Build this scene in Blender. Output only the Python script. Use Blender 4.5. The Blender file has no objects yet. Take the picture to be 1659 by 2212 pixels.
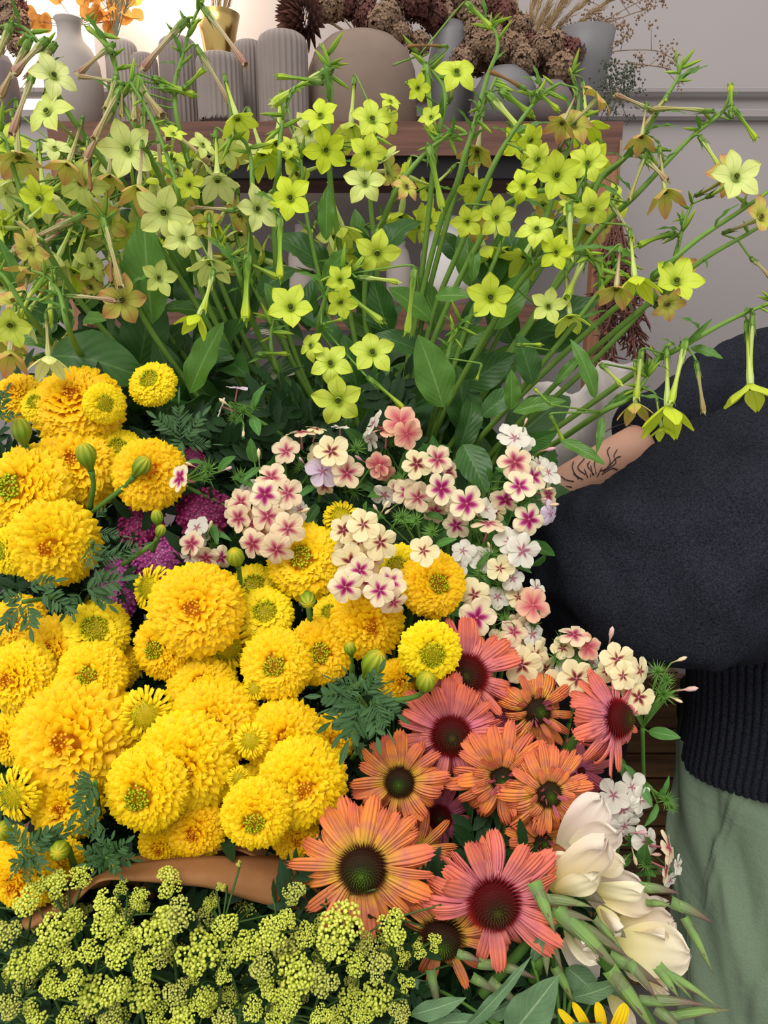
import bpy, math, random
import numpy as np
from mathutils import Vector, Matrix
PI = math.pi
rnd = random.Random(7)
# ------------------------------------------------------------------ camera, world, light, exposure
CAM = Vector((0, 0, 1.40)); PITCH = math.radians(14); F = 1628.0
RIGHT = Vector((1, 0, 0)); FWD = Vector((0, math.cos(PITCH), -math.sin(PITCH))); UP = Vector((0, math.sin(PITCH), math.cos(PITCH)))
sc = bpy.context.scene
COL = sc.collection
cd = bpy.data.cameras.new('camera'); cam = bpy.data.objects.new('camera', cd); COL.objects.link(cam)
cam.location = CAM; cam.rotation_euler = (PI / 2 - PITCH, 0, 0)
cd.sensor_fit = 'VERTICAL'; cd.sensor_height = 24; cd.lens = 24 * F / 2212; cd.clip_start = .01
sc.camera = cam
wd = bpy.data.worlds.new('World'); sc.world = wd; wd.use_nodes = True
bg = wd.node_tree.nodes['Background']; bg.inputs[0].default_value = (1, .985, .95, 1); bg.inputs[1].default_value = .80
sun = bpy.data.objects.new('sun', bpy.data.lights.new('sun', 'SUN')); COL.objects.link(sun)
sun.data.energy = 2.1; sun.data.angle = math.radians(38); sun.data.color = (1, .97, .92)
sun.rotation_euler = (math.radians(33), math.radians(-16), 0)
wall_fill = bpy.data.objects.new('warm_lamp_light', bpy.data.lights.new('warm_lamp_light', 'POINT')); COL.objects.link(wall_fill)  # added fill without a fixture, spreads the window's warm glow over the wall
wall_fill.data.energy = 16; wall_fill.data.color = (1, .80, .58); wall_fill.data.shadow_soft_size = .12
sc.view_settings.view_transform = 'Standard'; sc.view_settings.look = 'None'; sc.view_settings.gamma = 1
sc.view_settings.use_curve_mapping = False; sc.view_settings.exposure = 0.22
sc.cycles.max_bounces = 6; sc.cycles.transparent_max_bounces = 6
# ------------------------------------------------------------------ helpers
def P(px, py, d): return CAM + RIGHT * ((px - 829.5) / F * d) - UP * ((py - 1106) / F * d) + FWD * d
def on_Y(px, py, Y):
    return P(px, py, Y / (FWD.y - UP.y * ((py - 1106) / F)))
def D(fx, fy, fz=1.0): return (RIGHT * fx + UP * fy - FWD * fz).normalized()
def lin(c):
    c = c / 255.0
    return c / 12.92 if c <= .04045 else ((c + .055) / 1.055) ** 2.4
def C(r, g, b): return (lin(r), lin(g), lin(b), 1)
def V(*a): return np.array(a, float)
def nrm(v):
    v = np.asarray(v, float); return v / (np.linalg.norm(v) + 1e-12)
def frame(loc, z, spin=0.0, s=1.0, sz=None):
    z = Vector(z).normalized(); q = z.to_track_quat('Z', 'Y')
    return Matrix.Translation(loc) @ q.to_matrix().to_4x4() @ Matrix.Rotation(spin, 4, 'Z') @ Matrix.Diagonal((s, s, sz or s, 1))
def frame_x(loc, x, n, s=1.0, sy=None):
    """x axis along x, z axis near n"""
    x = Vector(x).normalized(); n = Vector(n); y = n.cross(x).normalized(); z = x.cross(y)
    m = Matrix((x, y, z)).transposed().to_4x4()
    return Matrix.Translation(loc) @ m @ Matrix.Diagonal((s, sy or s, s, 1))
class MB:
    def __init__(s): s.v = []; s.f = []; s.uv = []; s.m = []
    def grid(s, G, UVs=None, mat=0, closeu=False):
        """G: [nv][nu] points"""
        nv = len(G); nu = len(G[0]); o = len(s.v)
        for j in range(nv):
            for i in range(nu):
                s.v.append(tuple(G[j][i])); s.uv.append(UVs[j][i] if UVs is not None else (i / (nu - 1), j / (nv - 1)))
        for j in range(nv - 1):
            for i in range(nu if closeu else nu - 1):
                k = (i + 1) % nu
                s.f.append((o + j * nu + i, o + j * nu + k, o + (j + 1) * nu + k, o + (j + 1) * nu + i)); s.m.append(mat)
        return o
    def tube(s, pts, rad, n=7, mat=0, cap=True, u0=0., squash=None):
        pts = [np.array(p, float) for p in pts]
        if not hasattr(rad, '__len__'): rad = [rad] * len(pts)
        G = []; a = None
        for k, p in enumerate(pts):
            t = nrm(pts[min(k + 1, len(pts) - 1)] - pts[max(k - 1, 0)])
            if a is None: a = nrm(np.cross(t, [0.3, .9, .2] if abs(t[1]) < .85 else [1, 0, 0]))
            a = nrm(a - t * np.dot(a, t)); b = np.cross(t, a)
            G.append([p + rad[k] * (math.cos(2 * PI * i / n) * a + math.sin(2 * PI * i / n) * b) for i in range(n)])
        o = s.grid(G, mat=mat, closeu=True)
        if cap:
            s.f.append(tuple(o + (len(pts) - 1) * n + i for i in range(n))); s.m.append(mat)
            s.f.append(tuple(o + n - 1 - i for i in range(n))); s.m.append(mat)
    def lathe(s, prof, n=24, mat=0, mod=None, M=None):
        G = []
        for (r, z) in prof:
            row = []
            for i in range(n):
                th = 2 * PI * i / n; rr = r * (mod(th, z) if mod else 1)
                p = Vector((rr * math.cos(th), rr * math.sin(th), z))
                row.append(M @ p if M else p)
            G.append(row)
        s.grid(G, mat=mat, closeu=True)
    def box(s, c, d, mat=0):
        o = len(s.v)
        for x in (-1, 1):
            for y in (-1, 1):
                for z in (-1, 1): s.v.append((c[0] + x * d[0] / 2, c[1] + y * d[1] / 2, c[2] + z * d[2] / 2)); s.uv.append((0, 0))
        for q in ((0, 1, 3, 2), (4, 6, 7, 5), (0, 4, 5, 1), (2, 3, 7, 6), (0, 2, 6, 4), (1, 5, 7, 3)):
            s.f.append(tuple(o + i for i in q)); s.m.append(mat)
    def mesh(s, name, mats, smooth=True):
        me = bpy.data.meshes.new(name); me.from_pydata(s.v, [], s.f)
        for m in (mats if isinstance(mats, (list, tuple)) else [mats]): me.materials.append(m)
        me.polygons.foreach_set('material_index', s.m); me.polygons.foreach_set('use_smooth', [smooth] * len(s.f))
        uvl = me.uv_layers.new(name='UVMap'); li = np.zeros(len(me.loops), dtype=np.int32); me.loops.foreach_get('vertex_index', li)
        uvl.data.foreach_set('uv', np.array(s.uv, dtype=np.float32)[li].ravel()); me.update(); return me
def obj(name, me, parent=None, M=None):
    """M is a world matrix; parents are Empties with location only, or parts sharing their frame"""
    o = bpy.data.objects.new(name, me); COL.objects.link(o)
    if parent is not None:
        o.parent = parent
        if M is not None: o.matrix_basis = Matrix.Translation(-parent.location) @ M
    elif M is not None: o.matrix_basis = M
    return o
def sub(name, me, parent, M=None):
    o = bpy.data.objects.new(name, me); COL.objects.link(o); o.parent = parent
    if M is not None: o.matrix_basis = M
    return o
def tag(o, label, cat, group=None, kind=None):
    o['label'] = label; o['category'] = cat
    if group: o['group'] = group
    if kind: o['kind'] = kind
    return o
def thing(name, loc, label, cat, group=None):
    o = bpy.data.objects.new(name, None); COL.objects.link(o); o.location = loc; o.empty_display_size = .02
    return tag(o, label, cat, group)
def struct(name, me): o = obj(name, me); o['kind'] = 'structure'; return o
def bez(a, b, c, d, n=10):
    a, b, c, d = map(lambda q: np.array(q, float), (a, b, c, d)); out = []
    for i in range(n + 1):
        t = i / n; out.append(a * (1 - t) ** 3 + 3 * b * t * (1 - t) ** 2 + 3 * c * t * t * (1 - t) + d * t ** 3)
    return out
def spline(pts, k=5):
    pts = [np.array(p, float) for p in pts]; out = []
    for i in range(len(pts) - 1):
        p0 = pts[max(i - 1, 0)]; p1 = pts[i]; p2 = pts[i + 1]; p3 = pts[min(i + 2, len(pts) - 1)]
        for j in range(k):
            t = j / k
            out.append(.5 * ((2 * p1) + (-p0 + p2) * t + (2 * p0 - 5 * p1 + 4 * p2 - p3) * t * t + (-p0 + 3 * p1 - 3 * p2 + p3) * t ** 3))
    out.append(pts[-1]); return out
# ------------------------------------------------------------------ materials
class NT:
    def __init__(s, name):
        s.mat = bpy.data.materials.new(name); s.mat.use_nodes = True; s.t = s.mat.node_tree; s.t.nodes.clear()
    def n(s, typ, **kw):
        nd = s.t.nodes.new(typ)
        for k, v in kw.items():
            if k[0] == '_': setattr(nd, k[1:], v)
            else:
                key = int(k[1:]) if k[0] == 'i' and k[1:].isdigit() else k
                if hasattr(v, 'is_linked') or isinstance(v, bpy.types.NodeSocket): s.t.links.new(v, nd.inputs[key])
                else: nd.inputs[key].default_value = v
        return nd
    def math(s, op, a, b=0.0, c=0.0):
        nd = s.t.nodes.new('ShaderNodeMath'); nd.operation = op
        for i, v in enumerate((a, b, c)):
            if isinstance(v, bpy.types.NodeSocket): s.t.links.new(v, nd.inputs[i])
            else: nd.inputs[i].default_value = v
        return nd.outputs[0]
    def ramp(s, fac, stops, interp='LINEAR'):
        nd = s.t.nodes.new('ShaderNodeValToRGB'); nd.color_ramp.interpolation = interp; e = nd.color_ramp.elements
        while len(e) < len(stops): e.new(.5)
        for el, (p, c) in zip(e, stops): el.position = p; el.color = c
        s.t.links.new(fac, nd.inputs[0]); return nd.outputs[0]
    def mix(s, fac, a, b, mode='MIX'):
        nd = s.t.nodes.new('ShaderNodeMix'); nd.data_type = 'RGBA'; nd.blend_type = mode
        for i, v in ((0, fac), (6, a), (7, b)):
            if isinstance(v, bpy.types.NodeSocket): s.t.links.new(v, nd.inputs[i])
            else: nd.inputs[i].default_value = v
        return nd.outputs[2]
    def out(s, col, rough=.6, trans=0., bump=None, bstr=.3, bdist=.002, spec=.3, metal=0., sheen=0.):
        p = s.n('ShaderNodeBsdfPrincipled'); p.inputs['Roughness'].default_value = rough
        p.inputs['Specular IOR Level'].default_value = spec; p.inputs['Metallic'].default_value = metal
        if sheen: p.inputs['Sheen Weight'].default_value = sheen
        if isinstance(col, bpy.types.NodeSocket): s.t.links.new(col, p.inputs['Base Color'])
        else: p.inputs['Base Color'].default_value = col
        if bump is not None:
            b = s.n('ShaderNodeBump'); b.inputs['Strength'].default_value = bstr; b.inputs['Distance'].default_value = bdist
            s.t.links.new(bump, b.inputs['Height']); s.t.links.new(b.outputs[0], p.inputs['Normal'])
        sh = p.outputs[0]
        if trans:
            tr = s.n('ShaderNodeBsdfTranslucent')
            if isinstance(col, bpy.types.NodeSocket): s.t.links.new(col, tr.inputs[0])
            else: tr.inputs[0].default_value = col
            mx = s.n('ShaderNodeMixShader'); mx.inputs[0].default_value = trans
            s.t.links.new(sh, mx.inputs[1]); s.t.links.new(tr.outputs[0], mx.inputs[2]); sh = mx.outputs[0]
        o = s.n('ShaderNodeOutputMaterial'); s.t.links.new(sh, o.inputs[0]); return s.mat
    def uv(s):
        u = s.n('ShaderNodeUVMap', _uv_map='UVMap'); x = s.n('ShaderNodeSeparateXYZ'); s.t.links.new(u.outputs[0], x.inputs[0]); return x.outputs[0], x.outputs[1]
    def noise(s, scale, detail=2., obj_=True, dist=0.):
        tc = s.n('ShaderNodeTexCoord'); nd = s.n('ShaderNodeTexNoise'); nd.inputs['Scale'].default_value = scale; nd.inputs['Detail'].default_value = detail
        nd.inputs['Distortion'].default_value = dist
        s.t.links.new(tc.outputs['Object'], nd.inputs['Vector']); return nd.outputs[0]
    def rand(s): return s.n('ShaderNodeObjectInfo').outputs['Random']
def petal_mat(name, stops, stops2=None, trans=.25, veins=6., vstr=.3, rough=.55, dark=None, rib=None):
    """colour runs along the petal; a copy leans by chance towards stops2"""
    t = NT(name); u, v = t.uv(); c = t.ramp(v, stops)
    if stops2: c = t.mix(t.rand(), c, t.ramp(v, stops2))
    w = t.math('SINE', t.math('MULTIPLY', u, veins * 2 * PI))
    if dark: c = t.mix(t.math('MULTIPLY', t.math('GREATER_THAN', w, .55), dark[0]), c, dark[1])
    if rib:
        md = t.math('ABSOLUTE', t.math('SUBTRACT', u, .5)); c = t.mix(t.math('MULTIPLY', t.math('LESS_THAN', md, .022), .5), c, rib); c = t.mix(t.math('MULTIPLY', t.math('GREATER_THAN', t.math('SINE', t.math('ADD', t.math('MULTIPLY', md, 38.), t.math('MULTIPLY', v, -26.))), .93), .16), c, rib)
    return t.out(c, rough, trans, w, vstr, .0008)
def leaf_mat(name, a, b, tip=None, trans=.2, rough=.5, spec=.35, vein=None):
    t = NT(name); u, v = t.uv(); n = t.noise(30, 3)
    c = t.mix(n, a, b); c = t.mix(t.math('MULTIPLY', t.rand(), .5), c, a)
    mid = t.math('ABSOLUTE', t.math('SUBTRACT', u, .5))
    if vein: c = t.mix(t.math('MULTIPLY', t.math('LESS_THAN', mid, .025), .7), c, vein)
    if tip: c = t.mix(t.math('MULTIPLY', t.math('GREATER_THAN', v, .9), .8), c, tip)
    w = t.math('SINE', t.math('MULTIPLY', t.math('SUBTRACT', v, t.math('MULTIPLY', mid, .7)), 52.))
    if vein:
        c = t.mix(t.math('MULTIPLY', t.math('GREATER_THAN', w, .95), .12), c, vein)
    h = t.math('ADD', t.math('MULTIPLY', w, .5), t.math('MULTIPLY', t.math('LESS_THAN', mid, .03), -1.5))
    return t.out(c, rough, trans, h, .22, .0012, spec)
def plain(name, a, b=None, scale=40, rough=.6, trans=0., spec=.3, bstr=.2, bdist=.001, metal=0., sheen=0.):
    t = NT(name); n = t.noise(scale, 3)
    return t.out(t.mix(n, a, b or a), rough, trans, n, bstr, bdist, spec, metal, sheen)
Y1 = C(255, 224, 6); Y2 = C(255, 208, 2); Y3 = C(240, 150, 0)
M = {}
M['mari'] = petal_mat('marigold_petal', [(0, Y3), (.45, Y2), (1, Y1)], [(0, C(236, 136, 0)), (.5, C(254, 196, 0)), (1, C(255, 214, 2))], .28, 1.5, .15)
M['mari_lemon'] = petal_mat('marigold_lemon_petal', [(0, C(215, 180, 4)), (.5, C(250, 218, 4)), (1, C(255, 232, 10))], None, .28, 1.5, .15)
M['mari_c'] = petal_mat('marigold_floret', [(0, C(96, 130, 8)), (.6, C(168, 190, 10)), (1, C(235, 220, 10))], None, .15, 1, .1)
M['mari_cy'] = petal_mat('marigold_golden_floret', [(0, C(205, 120, 3)), (.6, C(240, 165, 5)), (1, C(253, 200, 8))], None, .15, 1, .1)
M['calyx'] = leaf_mat('marigold_calyx', C(92, 128, 42), C(66, 104, 36), None, .0)
M['bud'] = NT('marigold_bud'); _t = M['bud']; _u, _v = _t.uv()
_c = _t.ramp(_v, [(0, C(64, 100, 34)), (.55, C(120, 150, 30)), (.85, C(176, 176, 40)), (1, C(228, 190, 20))])
_w = _t.math('SINE', _t.math('MULTIPLY', _u, 2 * PI * 9)); _c = _t.mix(_t.math('MULTIPLY', _t.math('GREATER_THAN', _w, .6), .3), _c, C(60, 92, 24))
M['bud'] = _t.out(_c, .45, .05, _w, .4, .002)
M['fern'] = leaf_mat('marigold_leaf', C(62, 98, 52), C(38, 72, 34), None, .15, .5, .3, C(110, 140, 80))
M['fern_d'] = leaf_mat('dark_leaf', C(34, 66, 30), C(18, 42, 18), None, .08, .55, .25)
M['stem'] = plain('green_stem', C(92, 132, 52), C(66, 110, 38), 60, .55, .05)
M['stem_n'] = plain('hairy_green_stem', C(116, 150, 62), C(92, 130, 46), 80, .55, .05)
M['stem_d'] = plain('thin_dark_stem', C(70, 98, 40), C(48, 76, 30), 60, .6)
# flowering tobacco
def nico(name, base, mid, tip, back): return petal_mat(name, [(0, base), (.15, mid), (.8, mid), (1, tip)], None, .38, 2.5, .12, .5)
M['n0'] = petal_mat('tobacco_pale', [(0, C(140, 160, 80)), (.14, C(206, 218, 132)), (.35, C(226, 232, 160)), (.85, C(224, 230, 150)), (1, C(212, 212, 110))], [(0, C(150, 172, 70)), (.2, C(206, 222, 116)), (1, C(214, 222, 108))], .24, 1.5, .1, rib=C(150, 166, 84))
M['n1'] = petal_mat('tobacco_lime', [(0, C(130, 155, 40)), (.14, C(190, 210, 70)), (.35, C(212, 226, 96)), (.85, C(206, 220, 78)), (1, C(192, 198, 60))], [(0, C(140, 165, 26)), (.2, C(204, 222, 50)), (1, C(210, 226, 40))], .3, 1.5, .1, rib=C(150, 172, 40))
M['n2'] = petal_mat('tobacco_bronze', [(0, C(150, 150, 60)), (.3, C(198, 196, 84)), (.6, C(204, 176, 92)), (1, C(196, 126, 88))], [(0, C(150, 160, 50)), (.4, C(196, 200, 80)), (1, C(206, 160, 90))], .25, 1.5, .2, rib=C(150, 96, 62))
M['tube0'] = petal_mat('tube_pink', [(0, C(190, 190, 130)), (.5, C(196, 176, 140)), (1, C(160, 104, 96))], [(0, C(188, 196, 120)), (1, C(176, 170, 90))], .15, 6, .5)
M['tube1'] = petal_mat('tube_lime', [(0, C(205, 222, 140)), (.5, C(206, 222, 112)), (1, C(184, 206, 50))], None, .25, 6, .4)
M['calyx_n'] = petal_mat('tobacco_calyx', [(0, C(104, 148, 50)), (.6, C(126, 166, 62)), (1, C(116, 150, 60))], [(0, C(96, 130, 56)), (1, C(130, 160, 70))], .15, 5, .6, .55, (.35, C(54, 84, 30)))
M['budn'] = petal_mat('tobacco_bud', [(0, C(110, 158, 50)), (.5, C(150, 188, 62)), (.8, C(180, 204, 60)), (1, C(206, 214, 30))], [(0, C(100, 146, 46)), (1, C(160, 184, 56))], .2, 5, .5, .55, (.2, C(90, 130, 34)))
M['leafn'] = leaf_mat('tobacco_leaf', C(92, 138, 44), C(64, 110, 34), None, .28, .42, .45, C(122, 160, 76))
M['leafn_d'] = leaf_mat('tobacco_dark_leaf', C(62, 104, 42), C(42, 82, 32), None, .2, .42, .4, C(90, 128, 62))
M['throat'] = plain('throat', C(92, 104, 40), C(60, 76, 24), 90)
M['wither'] = plain('withered', C(150, 112, 66), C(104, 70, 44), 120, .8)
# phlox
def phlox(name, eye1, eye2, body, edge, reach, back=None):
    t = NT(name); u, v = t.uv(); mid = t.math('ABSOLUTE', t.math('SUBTRACT', u, .5))
    vv = t.math('ADD', v, t.math('MULTIPLY', mid, .62)); vv = t.math('ADD', vv, t.math('MULTIPLY', t.math('SUBTRACT', t.rand(), .5), .12))
    c = t.ramp(vv, [(0, eye1), (.16, eye1), (.16 + reach * .45, eye2), (.22 + reach, body), (1, edge)])
    w = t.math('SINE', t.math('MULTIPLY', u, 26)); return t.out(c, .6, .3, w, .15, .0006)
CR = C(240, 224, 184); CE = C(243, 228, 196)
M['ph_mag'] = phlox('phlox_magenta_eye', C(140, 12, 74), C(184, 50, 128), CR, CE, .26)
M['ph_pink'] = phlox('phlox_pink_eye', C(150, 40, 70), C(196, 104, 118), C(236, 212, 176), C(240, 220, 184), .26)
M['ph_small'] = phlox('phlox_small_eye', C(112, 30, 40), C(168, 96, 80), C(238, 222, 170), C(242, 230, 188), .12)
M['ph_coral'] = phlox('phlox_coral', C(190, 70, 84), C(214, 116, 118), C(232, 180, 150), C(236, 192, 160), .42)
M['ph_white'] = phlox('phlox_white', C(170, 110, 120), C(214, 196, 190), C(228, 222, 206), C(234, 230, 216), .1)
M['ph_lilac'] = phlox('phlox_lilac', C(170, 110, 140), C(206, 178, 204), C(220, 200, 220), C(226, 212, 222), .2)
M['ph_tube'] = plain('phlox_tube', C(206, 130, 136), C(190, 100, 116), 80, .6, .2)
M['ph_bud'] = petal_mat('phlox_bud', [(0, C(170, 180, 100)), (.4, C(232, 214, 160)), (1, C(240, 222, 178))], [(0, C(190, 120, 130)), (1, C(226, 190, 196))], .2, 3, .2)
M['ph_leaf'] = leaf_mat('phlox_leaf', C(84, 136, 60), C(60, 110, 46), None, .25, .5, .35, C(130, 168, 90))
M['ph_spike'] = plain('phlox_calyx', C(120, 164, 72), C(84, 130, 52), 80, .55, .2)
# coneflower
def cone_p(name, s1, s2):
    t = NT(name); u, v = t.uv(); a = t.ramp(v, s1); b = t.ramp(v, s2); c = t.mix(t.rand(), a, b)
    n = t.noise(3.5, 2); c = t.mix(t.ramp(n, [(.45, (0, 0, 0, 1)), (.7, (.5, .5, .5, 1))]), c, t.ramp(v, [(0, C(196, 120, 130)), (1, C(200, 96, 110))]))
    w = t.math('SINE', t.math('MULTIPLY', u, 2 * PI * 4)); c = t.mix(t.math('MULTIPLY', t.math('LESS_THAN', w, -.75), .22), c, C(192, 84, 60))
    return t.out(c, .6, .18, w, .6, .0012, .15)
M['e_or'] = cone_p('coneflower_orange', [(0, C(190, 180, 50)), (.22, C(244, 192, 62)), (.5, C(252, 164, 70)), (1, C(248, 136, 66))], [(0, C(210, 170, 60)), (.35, C(240, 156, 84)), (.7, C(238, 134, 90)), (1, C(236, 122, 84))])
M['e_co'] = cone_p('coneflower_coral', [(0, C(214, 130, 150)), (.25, C(236, 140, 128)), (.6, C(246, 138, 100)), (1, C(246, 128, 82))], [(0, C(214, 124, 160)), (.4, C(232, 128, 132)), (1, C(240, 126, 98))])
M['e_pk'] = cone_p('coneflower_rose', [(0, C(196, 110, 150)), (.4, C(214, 116, 128)), (1, C(224, 120, 108))], [(0, C(186, 90, 136)), (1, C(206, 98, 116))])
t = NT('coneflower_cone'); u, v = t.uv()
base = t.ramp(u, [(0, C(74, 104, 26)), (.12, C(46, 64, 20)), (.4, C(38, 34, 18)), (1, C(54, 24, 20))]); tip = t.ramp(u, [(0, C(110, 130, 30)), (.2, C(64, 56, 20)), (.5, C(84, 36, 22)), (1, C(92, 40, 24))])
M['cone'] = t.out(t.mix(v, base, tip), .7, 0, None, spec=.08)
t = NT('coneflower_red_cone'); u, v = t.uv()
base = t.ramp(u, [(0, C(66, 66, 22)), (.2, C(40, 28, 16)), (.5, C(64, 14, 14)), (1, C(84, 14, 18))]); tip = t.ramp(u, [(0, C(86, 70, 24)), (.22, C(90, 40, 22)), (.5, C(150, 28, 26)), (1, C(176, 36, 34))])
M['cone_r'] = t.out(t.mix(v, base, tip), .7, 0, None, spec=.08)
# yarrow, buckwheat, gladiolus, sunflower
M['yar'] = petal_mat('yarrow_petal', [(0, C(214, 150, 190)), (.3, C(150, 40, 112)), (1, C(140, 30, 104))], [(0, C(216, 170, 200)), (.3, C(160, 66, 136)), (1, C(172, 96, 156))], .15, 1, .1)
M['yar_d'] = petal_mat('yarrow_dark_petal', [(0, C(190, 110, 150)), (.3, C(128, 20, 78)), (1, C(120, 16, 74))], None, .15, 1, .1)
M['buck'] = petal_mat('buckwheat_floret', [(0, C(190, 206, 50)), (.3, C(236, 240, 100)), (1, C(246, 250, 138))], [(0, C(206, 216, 70)), (1, C(240, 244, 120))], .45, 1, .1)
M['buck_o'] = petal_mat('old_buckwheat_floret', [(0, C(140, 150, 60)), (.5, C(204, 208, 96)), (1, C(218, 218, 120))], None, .3, 1, .1)
M['glad'] = petal_mat('gladiolus_cream', [(0, C(228, 222, 130)), (.4, C(240, 232, 184)), (1, C(242, 234, 206))], [(0, C(220, 206, 120)), (.5, C(240, 222, 180)), (1, C(238, 220, 204))], .3, 3, .1)
M['glad_w'] = petal_mat('gladiolus_blush', [(0, C(236, 226, 190)), (.5, C(236, 220, 208)), (1, C(240, 228, 214))], None, .3, 3, .1)
t = NT('gladiolus_sheath'); u, v = t.uv(); n = t.noise(18, 3)
c = t.ramp(v, [(0, C(116, 156, 74)), (.35, C(116, 130, 88)), (.65, C(114, 102, 80)), (1, C(112, 66, 74))]); c = t.mix(t.math('MULTIPLY', t.math('GREATER_THAN', n, .55), .6), c, C(112, 108, 80))
M['sheath'] = t.out(c, .45, .12, t.math('SINE', t.math('MULTIPLY', u, 70)), .25, .001)
t = NT('gladiolus_green_sheath'); u, v = t.uv()
n = t.noise(22, 3); c = t.ramp(v, [(0, C(100, 132, 76)), (.45, C(130, 162, 86)), (.8, C(122, 136, 80)), (1, C(110, 74, 70))]); c = t.mix(t.math('MULTIPLY', t.math('GREATER_THAN', n, .55), .55), c, C(112, 108, 80))
M['sheath_g'] = t.out(c, .4, .15, t.math('SINE', t.math('MULTIPLY', u, 70)), .25, .001)
M['grey_leaf'] = leaf_mat('grey_green_leaf', C(106, 136, 96), C(78, 112, 76), None, .15, .6, .25, C(150, 172, 130))
M['sunf'] = petal_mat('sunflower_ray', [(0, C(240, 180, 6)), (1, C(250, 214, 14))], None, .25, 4, .5)
# kraft paper, textile, skin, wood, pottery
t = NT('kraft_paper'); n = t.noise(120, 4); n2 = t.noise(6, 2)
M['kraft'] = t.out(t.mix(n, t.mix(n2, C(172, 122, 74), C(150, 102, 62)), C(140, 94, 56)), .7, .08, n, .15, .0005)
def knit(name, a, b, sc_=420, sheen=.6):
    t = NT(name); n = t.noise(sc_, 4, dist=.5); n2 = t.noise(5, 3)
    f = t.math('MULTIPLY', t.math('GREATER_THAN', t.noise(900, 1), .80), .5)
    c = t.mix(t.ramp(n, [(.25, (0, 0, 0, 1)), (.75, (1, 1, 1, 1))]), a, b); c = t.mix(f, c, C(110, 112, 124))
    return t.out(c, .95, 0, t.math('ADD', n, t.math('MULTIPLY', n2, 0.2)), .7, .0022, .03, 0, sheen)
M['knit'] = knit('navy_fleece', C(17, 18, 23), C(50, 52, 61), 480, .0)
M['rib'] = knit('navy_rib', C(18, 19, 24), C(50, 52, 61), 420, .0)
t = NT('sage_cotton'); n = t.noise(260, 3); n2 = t.noise(7, 3, dist=1.2)
M['sage'] = t.out(t.mix(n, C(106, 125, 103), C(122, 139, 116)), .9, 0, t.math('ADD', t.math('MULTIPLY', n, .12), n2), .5, .012, .15)
M['skin'] = plain('skin', C(206, 158, 134), C(196, 146, 124), 30, .5, 0, .35, .15, .0008)
M['ink'] = plain('tattoo_ink', C(70, 58, 56), C(60, 50, 50), 60, .6)
M['greycloth'] = plain('grey_cloth', C(176, 168, 163), C(150, 143, 140), 14, .9, 0, .2, .4, .006)
M['hair'] = plain('brown_hair', C(92, 60, 42), C(60, 38, 28), 60, .6)
def wood(name, a, b, sx=4, sz=90):
    t = NT(name); tc = t.n('ShaderNodeTexCoord'); mp = t.n('ShaderNodeMapping'); t.t.links.new(tc.outputs['Object'], mp.inputs[0]); mp.inputs['Scale'].default_value = (sx, 20, sz)
    nd = t.n('ShaderNodeTexNoise'); nd.inputs['Scale'].default_value = 1; nd.inputs['Detail'].default_value = 5; t.t.links.new(mp.outputs[0], nd.inputs['Vector'])
    c = t.ramp(nd.outputs[0], [(.3, b), (.7, a)]); return t.out(c, .55, 0, nd.outputs[0], .2, .002)
M['wood'] = wood('shelf_wood', C(118, 80, 66), C(84, 56, 48))
M['wood_v'] = wood('post_wood', C(158, 108, 82), C(126, 84, 64), 60, 4)
M['wood_d'] = wood('crate_wood', C(122, 88, 58), C(70, 46, 30), 5, 60)
M['black'] = plain('black_metal_and_shadow', C(16, 14, 17), C(11, 10, 12), 30, .6)  # bucket metal and shoes; also the shadow strip under the shelf
M['wall'] = plain('wall_paint', C(148, 141, 141), C(144, 137, 137), 3, .8, 0, .2, .1, .001)
M['floor'] = plain('floor_concrete', C(120, 116, 112), C(96, 92, 90), 5, .8)
M['clay'] = plain('grey_clay', C(140, 129, 124), C(126, 115, 111), 25, .85, 0, .2, .25, .002)
M['clay_l'] = plain('pale_clay', C(164, 154, 148), C(152, 142, 136), 25, .85, 0, .2, .2, .001)
M['clay_b'] = plain('brown_clay', C(132, 114, 102), C(116, 100, 90), 18, .85, 0, .2, .25, .002)
M['clay_d'] = plain('dark_clay', C(112, 100, 100), C(96, 86, 86), 18, .8, 0, .2, .2, .001)
M['steel'] = plain('grey_glaze', C(112, 110, 112), C(98, 96, 99), 12, .5)
M['white'] = plain('white_glaze', C(206, 200, 198), C(188, 182, 182), 10, .35, 0, .5)
M['brass'] = plain('brass', C(206, 178, 110), C(170, 140, 84), 10, .28, 0, .5, .1, .001, 1.0)
M['dry'] = plain('dried_flower', C(164, 136, 112), C(112, 86, 70), 60, .9, .1)
M['dry_d'] = plain('dried_dark', C(112, 70, 62), C(76, 46, 42), 60, .9)
M['dry_g'] = plain('dried_stem', C(150, 128, 96), C(118, 98, 72), 60, .9)
M['dry_gr'] = plain('dried_green', C(92, 98, 80), C(70, 78, 66), 60, .9)
M['dry_o'] = plain('dried_honey_leaf', C(214, 160, 80), C(190, 130, 60), 60, .7, .5)
M['dry_p'] = plain('dried_grass', C(176, 150, 110), C(150, 120, 84), 60, .9, .2)
M['rust'] = plain('dried_rust', C(110, 72, 60), C(74, 46, 42), 60, .9, .1)
t = NT('lit_window'); e = t.n('ShaderNodeEmission'); e.inputs[0].default_value = (1, .90, .74, 1); e.inputs[1].default_value = 2.6
o_ = t.n('ShaderNodeOutputMaterial'); t.t.links.new(e.outputs[0], o_.inputs[0]); M['glow'] = t.mat
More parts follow.
